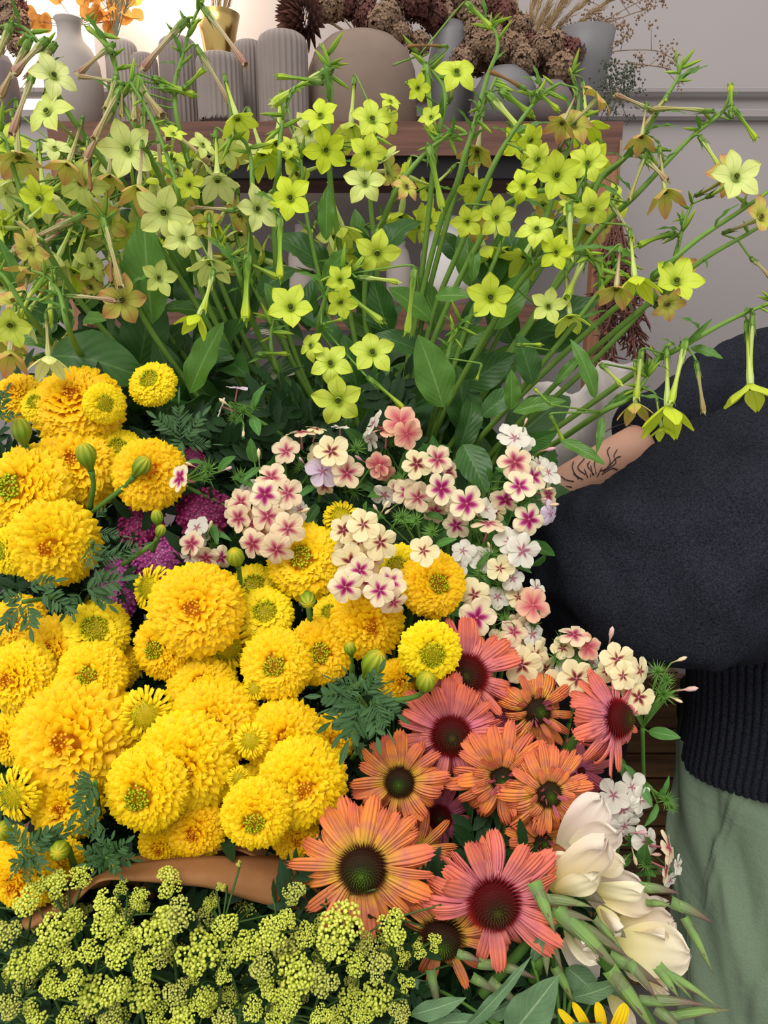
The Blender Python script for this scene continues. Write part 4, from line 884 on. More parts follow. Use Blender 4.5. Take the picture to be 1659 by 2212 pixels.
# ------------------------------------------------------------------ yarrow
def yarrow_mesh(seed, mat, n=170):
    r = random.Random(seed); b = MB()
    for i in range(n):
        t = (i + .5) / n; rr = math.sqrt(t); th = i * 2.39996 + r.gauss(0, .1); c = V(rr * math.cos(th), rr * math.sin(th), .35 * (1 - rr * rr) + r.gauss(0, .05)); nz = nrm(V(c[0] * .5 + r.gauss(0, .3), c[1] * .5 + r.gauss(0, .3), 1)); w = nrm(np.cross(nz, [0, 1, .1])); u_ = np.cross(nz, w); s = .085
        for k in range(5):
            a = 2 * PI * k / 5; e = w * math.cos(a) + u_ * math.sin(a); g = np.cross(nz, e); b.grid([[c - g * s * .12, c + g * s * .12], [c + e * s * .6 - g * s * .38 + nz * s * .25, c + e * s * .6 + g * s * .38 + nz * s * .25], [c + e * s - g * s * .25 + nz * s * .05, c + e * s + g * s * .25 + nz * s * .05]])
    b.lathe([(0, .30), (.6, .2), (.95, .0), (.5, -.2), (.1, -.6)], 20)
    return b.mesh('flower_plate', M[mat])
YA = {'yar': [yarrow_mesh(s, 'yar') for s in (1, 2)], 'yar_d': [yarrow_mesh(s, 'yar_d') for s in (3, 4)]}
for (x, y, R, fx, fy, k, lab) in [
 (442, 1108, 62, .1, .4, 'yar_d', 'dark magenta yarrow plate left of the phlox, right one of the upper pair'), (305, 1132, 54, -.1, .4, 'yar_d', 'dark magenta yarrow plate under the slanting bud'),
 (345, 1205, 62, 0, .4, 'yar', 'lilac magenta yarrow plate left of the pale phlox cluster'), (240, 1248, 48, -.2, .3, 'yar', 'lilac yarrow plate behind the ferny leaves at left'),
 (250, 1296, 50, 0, .2, 'yar', 'lowest lilac yarrow plate just above a marigold'), (415, 990, 28, .1, .4, 'yar_d', 'small dark magenta yarrow plate, highest of all')]:
    d = mdepth(y) + .045; p = P(x, y, d); z = D(fx, fy, .7); t = thing('yarrow', p, lab, 'yarrow', 'magenta yarrow'); obj('flower_plate', rnd.choice(YA[k]), t, frame(p, z, rnd.uniform(0, 6), R * d / F)); obj('stem', stem_to_bucket(p - z * .01, -z, .002), t, Matrix())
# ------------------------------------------------------------------ coneflowers
def coneflower(x, y, R, fx, fy, cr, pk, ck, n, lab, d=None, layers=1, fz=1., lift=0., only=None, skip=None):
    d = (.60 + (2030 - y) / 620 * .10) if d is None else d; k = d / F; p = P(x, y, d); z = D(fx, fy, fz); s = cr * k; t = thing('coneflower', p, lab, 'coneflower', 'orange and coral coneflowers')
    sp = rnd.uniform(0, 6); m0 = frame(p, z, 0)
    def put(e):
        v = (m0 @ e).to_3x3() @ Vector((1, 0, 0)); sa = math.degrees(math.atan2(v.dot(UP), v.dot(RIGHT))) % 360
        if not (skip and skip[0] < sa < skip[1]): obj('petal', rnd.choice(EP[pk]), t, m0 @ e)
    if cr > 5: obj('cone', CONE[ck], t, frame(p, z, sp, s))
    for L_ in range(layers):
        nn = int(n * 1.2) if L_ == 0 else int(n * .8)
        for i in range(nn):
            a = 2 * PI * i / nn + rnd.gauss(0, .07) + L_ * .2
            if only and not (only[0] < math.degrees(a) % 360 < only[1]): continue
            Ln = max((R - cr * .55), 10) * k * rnd.uniform(.82, 1.1) * (1 - .30 * L_); el = lift + rnd.gauss(-.06, .24) + .38 * L_
            e = Matrix.Rotation(a, 4, 'Z') @ Matrix.Translation((s * (.72 - .2 * L_), 0, s * (.02 + .12 * L_) - .0008 * (i % 2))) @ Matrix.Rotation(-el, 4, 'Y') @ Matrix.Rotation(rnd.gauss(0, .22), 4, 'X') @ Matrix.Diagonal((Ln, Ln * rnd.uniform(.75, 1.25), Ln, 1))
            put(e)
    if cr > 5 and layers == 1:
        for i in range(int(n * .5)):
            a = 2 * PI * (i + .5) / int(n * .5) + rnd.gauss(0, .12); Ln = (R - cr * .55) * k * rnd.uniform(.78, .96); e = Matrix.Rotation(a, 4, 'Z') @ Matrix.Translation((s * .7, 0, -s * .10)) @ Matrix.Rotation(-(lift - .16 + rnd.gauss(0, .1)), 4, 'Y') @ Matrix.Rotation(rnd.gauss(0, .35), 4, 'X') @ Matrix.Diagonal((Ln, Ln * rnd.uniform(.8, 1.05), Ln, 1)); put(e)
    if layers > 1:
        for i in range(9):
            a = rnd.uniform(0, 6.28); Ln = cr * k * rnd.uniform(.7, 1.1); e = Matrix.Rotation(a, 4, 'Z') @ Matrix.Translation((s * rnd.uniform(.2, .6), 0, s * .6)) @ Matrix.Rotation(-rnd.uniform(.2, 1.2), 4, 'Y') @ Matrix.Diagonal((Ln, Ln * .9, Ln, 1)); obj('petal', EP['e_pk'][3], t, m0 @ e)
    obj('stem', stem_to_bucket(p - z * s * .3, -z, .004, 'stem', x=min(p.x * .85, .12)), t, Matrix())
for a in [
 dict(x=1005, y=1458, R=118, fx=-.05, fy=.15, cr=50, pk='e_co', ck='r', n=20, lab='coral coneflower partly behind the lemon marigold, highest of all', d=.705),
 dict(x=1158, y=1535, R=92, fx=.2, fy=.1, cr=34, pk='e_or', ck='g', n=17, lab='orange coneflower with messy petals below the cream phlox', d=.70, layers=2),
 dict(x=1330, y=1552, R=120, fx=.75, fy=.15, cr=44, pk='e_co', ck='r', n=22, lab='salmon coneflower facing right with dark red cone, rightmost of all', d=.665, fz=.8, lift=-.35),
 dict(x=1060, y=1545, R=85, fx=.1, fy=.3, cr=10, pk='e_pk', ck='r', n=18, lab='faded rose coneflower squeezed behind the coral ones', d=.73),
 dict(x=975, y=1588, R=128, fx=-.05, fy=.1, cr=47, pk='e_co', ck='r', n=24, lab='coral coneflower with brown red cone below the opening bud', d=.68),
 dict(x=1255, y=1665, R=80, fx=.3, fy=-.1, cr=10, pk='e_pk', ck='r', n=18, lab='shaded rose petals of a coneflower under the rightmost one', d=.72),
 dict(x=1085, y=1680, R=118, fx=-.1, fy=0, cr=34, pk='e_or', ck='g', n=22, lab='double orange coneflower, left one of the touching pair', d=.655, layers=2),
 dict(x=1183, y=1712, R=105, fx=.1, fy=0, cr=34, pk='e_or', ck='g', n=26, lab='double orange coneflower, right one of the touching pair', d=.64, layers=2),
 dict(x=863, y=1688, R=104, fx=-.1, fy=.05, cr=35, pk='e_or', ck='g', n=20, lab='orange coneflower with small dark green cone beside the marigolds', d=.65),
 dict(x=950, y=1765, R=70, fx=-.1, fy=.2, cr=28, pk='e_pk', ck='r', n=16, lab='shaded small coneflower in the gap amid the orange ones', d=.70),
 dict(x=1170, y=1815, R=82, fx=.25, fy=0, cr=24, pk='e_or', ck='g', n=24, lab='ragged orange coneflower beside the cream gladiolus petals', d=.655, layers=2),
 dict(x=905, y=1835, R=95, fx=.2, fy=.3, cr=10, pk='e_or', ck='g', n=18, lab='orange coneflower seen only as petals behind the big front one', d=.66),
 dict(x=955, y=2022, R=112, fx=-.15, fy=-.2, cr=50, pk='e_or', ck='g', n=19, lab='lowest coneflower with drooping orange petals', d=.605, lift=-.1),
 dict(x=783, y=1874, R=148, fx=-.05, fy=.0, cr=55, pk='e_or', ck='g', n=25, lab='large flat orange coneflower with black green cone beside the kraft paper', d=.595),
 dict(x=1066, y=1948, R=156, fx=.05, fy=-.05, cr=60, pk='e_co', ck='r', n=24, skip=(200, 252), lab='large rose coral coneflower with dark red cone at bottom centre', d=.58),
]: coneflower(**a)
# ------------------------------------------------------------------ phlox
def phlox_stem(label, foot, d, blooms, buds=(), leaves=(), spikes=(), stemw=.0022, hub=None):
    cx = sum(q[0] for q in blooms) / max(1, len(blooms)) if blooms else foot[0]; cy = sum(q[1] for q in blooms) / max(1, len(blooms)) if blooms else foot[1] - 60
    if hub: cx, cy = hub
    hub = P(cx, cy + 12, d + (.012 if hub else .045)); f = P(foot[0], foot[1], d + .06); t = thing('phlox', f, label, 'phlox', 'phlox stems in the bouquet'); b = MB(); b.tube(bez(f, f.lerp(hub, .4), f.lerp(hub, .7), hub, 10), stemw, 7)
    for q in blooms:
        x, y, r, fx, fy, k = q[:6]; dz = q[6] if len(q) > 6 else rnd.uniform(-.008, .012); fz = q[7] if len(q) > 7 else .8
        p = P(x, y, d + dz); z = D(fx, fy, fz); s = r * 1.1 * (d + dz) / F; o = obj('corolla', rnd.choice(PH[k]), t, frame(p, z, rnd.uniform(0, 6), s)); sub('floral_tube', PHT, o)
        a = p - z * s * 1.2; b.tube(bez(a, a - z * .004, Vector(a).lerp(hub, .5), hub, 5), .0008, 4)
    for (x, y, L, fx, fy) in buds:
        p = P(x, y, d - .004); z = D(fx, fy, .3); obj('bud', PHB, t, frame(p, z, 0, L * d / F)); b.tube(bez(p, p - z * .005, p.lerp(hub, .6), hub, 5), .0008, 4)
    for (x, y, r) in spikes:
        p = P(x, y, d + .008); obj('calyx_cluster', PHS, t, frame(p, D(rnd.uniform(-.4, .4), .5, .6), rnd.uniform(0, 6), r * d / F)); b.tube(bez(p, p.lerp(hub, .3), p.lerp(hub, .6), hub, 5), .0012, 5)
    for (x0, y0, x1, y1) in leaves:
        a = P(x0, y0, d + .012); e = P(x1, y1, d + .0); v = e - a; obj('leaf', rnd.choice(LP), t, frame_x(a, v, D(rnd.uniform(-.4, .4), .4, .8), v.length)); b.tube([a, a.lerp(hub, .5), hub], .0009, 4)
    if foot[1] > cy + 20: b.tube(bez(f, f + Vector((0, .01, -.05)), Vector((f.x * .8, f.y + .02, .85)), Vector((f.x * .8, f.y + .03, FOOT)), 8), stemw, 6)
    obj('stem', b.mesh('stem', M['stem']), t, Matrix())
m_, p_, s_, c_, w_, l_ = PK
phlox_stem('dense cream phlox head with magenta and pink eyes, left of the covered marigold', (600, 1330), .74,
 [(572, 1068, 34, 0, .1, m_, -.02), (622, 1065, 36, .3, .2, p_, -.01), (578, 1115, 36, -.1, 0, p_, -.018), (622, 1142, 36, .1, -.1, p_, -.024), (545, 1175, 32, -.2, -.2, p_, -.018), (597, 1188, 36, 0, -.3, p_, -.022), (586, 1030, 36, 0, .5, p_, -.004), (520, 1085, 32, -.4, .1, p_, .004), (515, 1120, 32, -.4, -.1, p_, .0), (540, 1130, 30, -.3, 0, p_, .004), (532, 1060, 30, -.5, .3, w_, .01), (648, 1100, 26, .6, .1, w_, 0), (560, 1150, 30, 0, 0, p_, .006), (605, 1090, 28, 0, 0, m_, .008), (500, 1100, 26, -.6, 0, p_, .012)],
 [(640, 1110, 26, .8, .3), (560, 1000, 24, 0, 1)], [(560, 1010, 525, 1040), (500, 1030, 560, 1055), (550, 1000, 545, 940)], [(520, 1030, 24)])
phlox_stem('small cream phlox head with green buds left of the dense one', (470, 1260), .75,
 [(425, 1140, 28, -.3, .5, w_, 0), (413, 1175, 30, -.3, .2, p_, -.01), (412, 1200, 30, -.4, -.2, w_, -.004), (445, 1205, 30, 0, -.4, p_, -.008), (478, 1205, 26, .3, -.2, m_, .002), (430, 1160, 24, 0, .3, w_, .006)],
 [(450, 1150, 22, .3, .8)], [(460, 1150, 500, 1165), (455, 1130, 470, 1180)], [(452, 1150, 26), (460, 1180, 22)])
phlox_stem('phlox sprig with one sideways pink bloom over the right edge of a marigold', (500, 1100), .74, [(388, 1032, 30, -.7, .2, m_, -.03)], [(425, 1010, 20, -.6, .3), (478, 1018, 22, .6, .2)], [(440, 1000, 400, 1000), (470, 1020, 520, 990)], [(450, 1015, 30), (442, 1035, 20)])
phlox_stem('slender phlox sprig with white pink buds, highest at left', (610, 940), .76, [(512, 838, 22, .1, .9, l_, 0, .2), (478, 878, 22, -.7, .2, w_, 0, .2)], [(500, 880, 24, -.7, .5), (527, 920, 20, 0, -.8)], [(545, 890, 578, 830), (545, 900, 560, 950)], [(525, 890, 26), (505, 905, 20), (550, 880, 18)])
phlox_stem('loose cream phlox head above the dense one, behind its top', (690, 1110), .775,
 [(715, 975, 38, 0, .2, s_, -.02), (697, 1018, 36, 0, -.1, l_, -.012), (750, 1022, 36, .2, -.1, p_, -.016), (618, 975, 32, -.2, .2, p_, -.004), (650, 932, 30, 0, 1, p_, 0, .3), (683, 925, 24, .2, 1, s_, .004, .3), (735, 922, 20, .1, 1, w_, -.005, .2), (690, 985, 30, -.2, 0, s_, .006), (700, 1050, 22, 0, -.6, p_, .01)],
 [(660, 1005, 18, -.3, .4)], [(740, 1040, 790, 1020), (680, 1050, 640, 1080)], [(650, 1010, 22), (770, 970, 26), (640, 1060, 20)])
phlox_stem('coral pink phlox head, uppermost in the middle', (850, 1060), .79,
 [(866, 912, 40, .1, .3, c_, -.012), (880, 938, 32, .4, -.2, c_, -.02), (835, 925, 34, 0, 1, c_, -.004, .3), (805, 915, 34, -.8, .4, w_, 0, .3), (800, 950, 26, -.7, -.2, w_, .004, .4), (818, 1005, 28, -.3, -.3, c_, -.01), (830, 1020, 24, .2, -.5, c_, -.006)],
 [(790, 1000, 22, -.6, .4)], [(870, 1030, 880, 960), (840, 1060, 790, 1080)], [(855, 1040, 36), (765, 1060, 34), (850, 960, 20)])
phlox_stem('cream phlox group right of the coral one, beside a broad tobacco leaf', (930, 1160), .78,
 [(900, 1002, 32, -.1, .1, s_, -.012), (945, 992, 34, .2, .2, p_, -.01), (953, 1055, 34, .1, 0, m_, -.022), (880, 1065, 32, -.1, -.2, m_, -.004), (903, 1075, 34, .1, -.2, p_, -.006), (965, 1010, 24, .7, .3, w_, .006), (858, 1060, 28, -.3, -.2, p_, .004), (830, 1070, 28, -.4, -.5, w_, .008), (940, 1105, 28, 0, -.4, p_, .012), (970, 1020, 24, .8, 0, p_, 0)],
 [(850, 1095, 20, -.5, -.4)], [(900, 1120, 850, 1130), (920, 1110, 960, 1130)], [(870, 1040, 26), (930, 1150, 28), (880, 1130, 30)])
phlox_stem('cream phlox pair with crimson eyes right of the broad leaf', (1010, 1230), .77,
 [(1008, 1088, 38, 0, .1, m_, -.02), (1055, 1130, 36, .1, .9, p_, -.014, .35), (985, 1135, 30, -.1, -.3, m_, .008), (1050, 1100, 26, .4, .4, w_, -.002), (1030, 1090, 24, .3, .2, w_, .01), (980, 1100, 22, -.4, 0, m_, .012)],
 [(1035, 1118, 16, -.5, .5)], [(1010, 1180, 985, 1200), (1060, 1190, 1090, 1180)], [(1040, 1190, 28), (1020, 1150, 18)])
phlox_stem('tall cream and magenta phlox head against the dark sleeve', (1100, 1240), .77,
 [(1112, 998, 35, -.1, .1, p_, -.02), (1152, 1030, 32, .3, .1, m_, -.012), (1122, 1050, 34, 0, .2, m_, -.026), (1143, 1122, 35, .1, 0, m_, -.02), (1092, 1080, 34, -.1, -.5, m_, -.008, .5), (1185, 1020, 30, .5, .3, w_, -.002), (1112, 945, 34, 0, .5, w_, -.004), (1135, 950, 26, .3, .5, w_, .002), (1098, 938, 26, -.4, .5, w_, .004), (1185, 1068, 28, .7, 0, p_, .004), (1190, 1110, 28, .7, -.2, l_, -.004), (1070, 1105, 24, -.4, -.4, s_, .006), (1165, 1000, 22, .4, .4, w_, .006)],
 [(1130, 925, 18, .3, .9), (1165, 975, 26, 1, .2), (1168, 1058, 20, .8, .1), (1175, 1092, 24, 1, .1), (1160, 1080, 16, .8, .1)], [(1060, 1040, 1045, 1010), (1080, 1170, 1060, 1130)], [(1130, 1080, 26), (1110, 965, 20), (1060, 1060, 20)])
phlox_stem('long cream phlox cascade with wine eyes over the centre marigolds', (850, 1380), .70,
 [(785, 1133, 36, .05, .2, s_, -.02), (742, 1145, 32, -.2, .1, s_, -.008), (775, 1168, 30, 0, 0, s_, -.012), (822, 1172, 38, .2, -.05, s_, -.018), (758, 1215, 40, -.1, -.1, s_, -.022), (778, 1232, 32, .1, -.1, m_, -.028), (746, 1268, 38, -.1, -.1, m_, -.03), (820, 1276, 36, .05, -.1, m_, -.034), (843, 1258, 34, .3, .2, m_, -.02), (851, 1302, 30, .2, -.4, p_, -.02), (745, 1180, 28, -.2, 0, s_, .0), (800, 1210, 30, .2, -.1, p_, -.006), (795, 1260, 26, 0, 0, p_, -.004)],
 [(822, 1110, 26, .5, .8)], [(790, 1110, 800, 1080)], [(860, 1120, 18)])
phlox_stem('single cream phlox bloom above the rightmost marigold', (965, 1200), .69, [(915, 1190, 33, -.05, .1, s_, -.02)], [(820, 1110, 20, -.4, .6)], [(940, 1180, 990, 1165)], [(868, 1118, 30), (935, 1150, 24), (900, 1125, 24)])
phlox_stem('pale white phlox group at the sleeve edge right of the rightmost marigold', (1100, 1340), .75,
 [(1130, 1190, 40, .3, 0, w_, -.01), (1100, 1170, 34, 0, .4, w_, .002), (1080, 1228, 30, -.1, 0, s_, -.01), (1045, 1210, 30, -.3, 0, w_, .01), (1000, 1190, 28, -.2, .2, w_, .012), (1030, 1335, 42, 0, 0, m_, -.03), (1025, 1285, 38, -.1, .2, s_, -.012), (1152, 1308, 38, .2, .1, c_, -.016), (1108, 1250, 28, .1, .3, w_, -.002), (1120, 1290, 26, 0, .2, s_, .002), (1145, 1335, 28, .3, -.3, s_, -.004), (1075, 1290, 28, -.2, .2, w_, .006), (1160, 1270, 22, .6, .3, w_, .0), (990, 1225, 24, -.4, .2, w_, .014), (1120, 1345, 26, 0, -.2, p_, .006)],
 [(1060, 1190, 18, -.2, .5), (1090, 1240, 16, .3, .3)], [(1030, 1230, 1060, 1190), (1110, 1220, 1150, 1240), (1060, 1270, 1040, 1240)], [(1060, 1200, 34), (1085, 1265, 30), (1040, 1240, 26), (1100, 1210, 28), (1065, 1320, 24)])
phlox_stem('cream phlox group above the salmon coneflowers, left of centre', (1120, 1520), .735,
 [(1128, 1438, 40, 0, 0, s_, -.02), (1158, 1418, 34, .4, .1, s_, -.012), (1098, 1402, 32, -.1, .2, p_, -.008), (1075, 1388, 28, -.3, .2, s_, .002), (1110, 1365, 28, 0, .3, p_, .0), (1150, 1370, 28, .3, .2, w_, .004), (1160, 1395, 26, .3, .2, s_, .006), (1065, 1400, 22, -.5, 0, p_, .008), (1130, 1400, 26, 0, 0, w_, .012), (1180, 1445, 26, .3, -.2, s_, .002)],
 [(1105, 1345, 18, -.9, .1)], [(1150, 1340, 1165, 1310)], [(1090, 1340, 24), (1080, 1372, 20), (1150, 1350, 22)])
phlox_stem('cream phlox group with green bud tuft beneath the sleeve edge', (1230, 1560), .725,
 [(1246, 1466, 40, 0, .2, s_, -.02), (1200, 1478, 32, -.3, -.2, s_, -.006), (1240, 1370, 34, 0, .8, p_, -.002, .4), (1270, 1398, 30, .3, .2, c_, -.004), (1215, 1400, 26, -.3, .2, s_, .006), (1290, 1480, 28, .3, -.1, w_, .0), (1225, 1440, 26, -.2, .2, w_, .008), (1280, 1430, 24, .4, .2, w_, .01), (1300, 1500, 24, .3, -.3, c_, .004)],
 [(1292, 1440, 20, .4, .6)], [(1225, 1410, 1275, 1375), (1230, 1400, 1260, 1450), (1240, 1420, 1285, 1445)], [(1215, 1385, 26), (1205, 1425, 30), (1300, 1440, 20)])
phlox_stem('pale yellow phlox head with tiny dark eyes, rightmost in front of the rib hem', (1390, 1690), .70,
 [(1334, 1424, 36, 0, .2, s_, -.02), (1346, 1460, 30, .1, .1, s_, -.026), (1384, 1450, 34, .6, .1, s_, -.012), (1380, 1506, 36, .1, .2, s_, -.016), (1375, 1525, 28, -.1, -.5, s_, -.006), (1310, 1450, 24, -.5, 0, s_, .0)],
 [(1315, 1395, 34, .1, 1), (1450, 1432, 26, .8, .4), (1460, 1492, 34, 1, .2), (1445, 1505, 22, .8, -.3), (1340, 1490, 18, -.8, .3)], [(1400, 1580, 1472, 1598), (1380, 1470, 1360, 1500)], [(1432, 1500, 36), (1420, 1452, 30), (1440, 1470, 24)], hub=(1388, 1560))
phlox_stem('green phlox shoot with a spiky tip over the sage trousers', (1362, 1664), .69, [], [], [(1420, 1735, 1395, 1790), (1420, 1720, 1450, 1680), (1370, 1680, 1350, 1650), (1380, 1690, 1410, 1745)], [(1440, 1728, 26), (1450, 1745, 18)], hub=(1405, 1690))
phlox_stem('faded whitish phlox head behind the gladiolus petals', (1330, 1850), .70,
 [(1325, 1718, 34, -.2, .2, w_, -.01), (1365, 1700, 34, .2, .3, w_, -.004), (1385, 1728, 32, .4, -.1, w_, -.006), (1345, 1750, 32, 0, -.1, w_, -.01), (1350, 1785, 32, .1, -.3, w_, -.006), (1325, 1745, 24, -.4, 0, s_, .006), (1375, 1750, 26, .3, -.2, w_, .004)], [], [(1345, 1640, 1350, 1690)], [(1350, 1760, 20)])
phlox_stem('green phlox bud tuft beside the gladiolus petals', (1400, 1900), .69, [(1398, 1818, 34, .4, .3, w_, 0)],
 [(1360, 1800, 28, .9, .2), (1340, 1825, 24, -.8, .1), (1395, 1845, 24, .8, .1), (1365, 1832, 26, .1, -.6), (1355, 1850, 20, -.5, -.4), (1350, 1810, 18, -.3, .7)], [(1360, 1850, 1330, 1880), (1400, 1860, 1380, 1800)], [(1365, 1815, 28), (1385, 1850, 30)])
phlox_stem('cream phlox pair facing right against the sage trousers', (1370, 1890), .68,
 [(1446, 1830, 34, .75, .2, p_, 0, .5), (1440, 1876, 32, .75, -.1, p_, 0, .5), (1465, 1870, 22, .8, 0, w_, .01), (1448, 1902, 24, .6, -.3, w_, .01)], [], [(1390, 1880, 1420, 1900), (1390, 1870, 1400, 1810)], [(1395, 1868, 22)])
mass('phlox_foliage', 'green narrow phlox leaves and bud tufts filling behind the blooms', 130, (480, 960, 1190, 1330), LP + LP, lambda x, y: .83, .045)
# ------------------------------------------------------------------ flowering tobacco
STEMS = [
 ('tobacco stem arching over the far left top, pale blooms hanging from it', .80, [(-10, 60), (40, 55), (78, 85), (98, 130), (125, 205), (180, 290), (260, 400), (350, 540), (450, 700), (560, 900), (640, 1010)]),
 ('tall tobacco stem crossing the fluted vases, tip cut by the top edge', .84, [(440, 0), (415, 50), (392, 130), (377, 190), (385, 270), (412, 370), (430, 470), (480, 620), (560, 800), (640, 950)]),
 ('tobacco stem with a drooping crown of pink tubed blooms beside the bottle vase', .79, [(190, 40), (225, 85), (250, 150), (262, 215), (300, 290), (345, 380), (390, 480), (430, 560), (500, 720), (600, 900)]),
 ('tobacco stem bearing the large pale bloom seen frontally at left', .77, [(282, 178), (325, 250), (362, 340), (385, 420), (405, 500), (440, 640), (520, 800), (600, 960)]),
 ('bent tobacco stem curving down behind the marigolds at left', .77, [(70, 585), (105, 600), (130, 640), (145, 700), (165, 750), (195, 790), (280, 860), (420, 960)]),
 ('tobacco stem with bronzed blooms at left, rising beside a big leaf', .82, [(225, 470), (232, 520), (265, 600), (330, 720), (430, 860), (540, 980)]),
 ('tobacco stem at the left edge bearing bronze tipped blooms', .80, [(-30, 250), (10, 300), (40, 400), (90, 520), (180, 660), (320, 820), (480, 980)]),
 ('low tobacco stem at left edge with hanging bloom above the marigolds', .79, [(-40, 560), (10, 600), (70, 690), (160, 790), (300, 900)]),
 ('thin tobacco stem in front of the dome vase with a fresh green tip', .86, [(690, 95), (710, 130), (715, 190), (712, 260), (714, 400), (735, 540), (760, 700), (800, 900)]),
 ('dark curved tobacco stem topped by a yellow green bud crown', .80, [(760, 590), (725, 590), (705, 640), (690, 700), (690, 770), (720, 880), (780, 1000)]),
 ('tobacco stem bending left with narrow trumpets over the tall fluted vase', .83, [(640, 185), (620, 225), (606, 290), (603, 360), (592, 450), (604, 640), (650, 800), (730, 960)]),
 ('short arched tobacco stem before the wooden shelf edge', .81, [(500, 300), (525, 302), (541, 340), (545, 420), (540, 520), (575, 640), (640, 800), (720, 940)]),
 ('grey green tobacco stem with nodding buds in the left centre', .79, [(470, 520), (492, 550), (510, 580), (525, 620), (540, 680), (600, 800), (700, 940)]),
 ('tobacco stem reaching the dried flowers, topmost in the centre', .90, [(1025, 20), (1066, 62), (1075, 105), (1055, 160), (1030, 250), (1000, 360), (960, 500), (910, 700), (880, 900)]),
 ('thick tobacco stem with leafy bud crown right of the star bloom', .86, [(1075, 160), (1062, 190), (1030, 260), (1005, 330), (985, 400), (955, 470), (920, 600), (885, 760), (870, 920)]),
 ('curved tobacco stem carrying the upright star bloom by the dome vase', .88, [(905, 120), (930, 150), (958, 190), (960, 235), (945, 300), (932, 400), (915, 560), (885, 750), (860, 920)]),
 ('tobacco stem leaning right with two hanging unopened trumpets', .82, [(1010, 290), (960, 300), (920, 330), (870, 390), (830, 470), (795, 560), (790, 700), (830, 880)]),
 ('tobacco stem with fresh green trumpets in front of the glazed pot', .84, [(1210, 180), (1170, 205), (1115, 275), (1060, 370), (1000, 520), (935, 680), (900, 850)]),
 ('tobacco stem with peach edged bloom left of the post', .88, [(1235, 160), (1250, 215), (1238, 290), (1210, 370), (1170, 500), (1100, 640), (1000, 820), (930, 950)]),
 ('thin tobacco stem ending in a curled green tip against the grey wall', .85, [(1460, 135), (1466, 165), (1435, 215), (1395, 285), (1345, 345), (1270, 410), (1170, 530), (1060, 720), (960, 900)]),
 ('long straight tobacco stem reaching the wall moulding at right', .84, [(1580, 180), (1562, 240), (1500, 290), (1450, 340), (1370, 425), (1300, 490), (1200, 620), (1080, 800), (960, 980)]),
 ('tobacco stem with small cup bloom before the wall right of the post', .86, [(1450, 325), (1390, 322), (1335, 352), (1290, 400), (1230, 560), (1100, 760), (1000, 920)]),
 ('tobacco stem carrying the isolated bright bloom at the right edge', .80, [(1740, 350), (1680, 398), (1600, 455), (1500, 522), (1400, 610), (1300, 690), (1180, 800), (1050, 930), (980, 1010)]),
 ('tobacco stem running below the isolated bright bloom to the right edge', .82, [(1740, 420), (1640, 490), (1520, 560), (1420, 640), (1300, 740), (1200, 830), (1050, 990)]),
 ('lowest right tobacco stem with three bells hanging over the dark jumper', .79, [(1720, 640), (1640, 664), (1560, 700), (1480, 745), (1380, 800), (1280, 870), (1180, 940), (1090, 1000)]),
 ('tobacco side stem with dry brown tubes before the blank wall', .86, [(1495, 440), (1478, 480), (1462, 540), (1440, 600), (1360, 700), (1230, 830), (1080, 960)]),
 ('arching hairy tobacco stem, upper of two, above the white tubed bloom', .80, [(1290, 480), (1262, 445), (1230, 420), (1180, 410), (1110, 432), (1060, 480), (985, 620), (920, 780), (890, 900)]),
 ('arching hairy tobacco stem, lower of two, with bells hanging', .79, [(1300, 600), (1285, 565), (1250, 545), (1190, 550), (1140, 590), (1070, 690), (980, 850), (930, 960)]),
 ('tobacco stem ending behind the frontal bloom right of centre', .83, [(1340, 560), (1300, 620), (1240, 700), (1160, 800), (1060, 920), (980, 1010)]),
 ('low leafy tobacco stem at right with down hanging leaf', .80, [(1430, 760), (1370, 852), (1300, 890), (1210, 950), (1120, 1010)]),
 ('tobacco stem standing behind the central lime blooms', .90, [(810, 250), (800, 330), (800, 430), (812, 560), (820, 700), (830, 900)]),
 ('tobacco stem behind the right centre blooms', .91, [(1160, 320), (1120, 430), (1070, 560), (1010, 700), (960, 860), (920, 980)]),
 ('thin upright tobacco stem with two green side buds', .85, [(1000, 690), (975, 740), (960, 800), (940, 880), (920, 960)]),
 ('tobacco stem bearing a pair of tiny buds above the pink phlox buds', .84, [(590, 690), (585, 740), (600, 800), (650, 900), (720, 990)]),
 ('background tobacco stem among the left lime blooms', .91, [(140, 330), (190, 450), (260, 580), (360, 720), (480, 880)]),
 ('background tobacco stem behind the cream cross shaped bloom', .92, [(480, 350), (500, 470), (540, 600), (620, 760), (700, 920)]),
 ('background tobacco stem left of the thin dome vase stem', .92, [(650, 330), (660, 450), (690, 600), (730, 760), (780, 940)]),
 ('background tobacco stem behind the post blooms', .93, [(1290, 300), (1240, 420), (1180, 560), (1090, 700), (1000, 880)]),
]
TS = []
for i, (lab, d, pts) in enumerate(STEMS):
    n = len(pts); W = []
    for j, (x, y) in enumerate(pts):
        q = j / (n - 1); W.append(P(x, y, d + (.97 - d) * max(0, q - .45) / .55))
    path = [Vector(p) for p in spline(W, 5)]
    base = path[-1]; t = thing('flowering_tobacco', base, lab, 'flowering tobacco', 'lime flowering tobacco stems')
    foot = Vector((base.x * .6 + .04, base.y, FOOT)); path2 = path + [Vector(p) for p in bez(base, base + (path[-1] - path[-3]) * 1.5, foot + Vector((0, 0, .1)), foot, 6)[1:]]
    L = len(path); rd = [.0014 + .0020 * min(1, k / (L * .55)) for k in range(L)] + [.0036] * 6
    b = MB(); b.tube(path2, rd, 9); obj('stem', b.mesh('stem', M['stem_n']), t, Matrix()); TS.append((t, path, d))
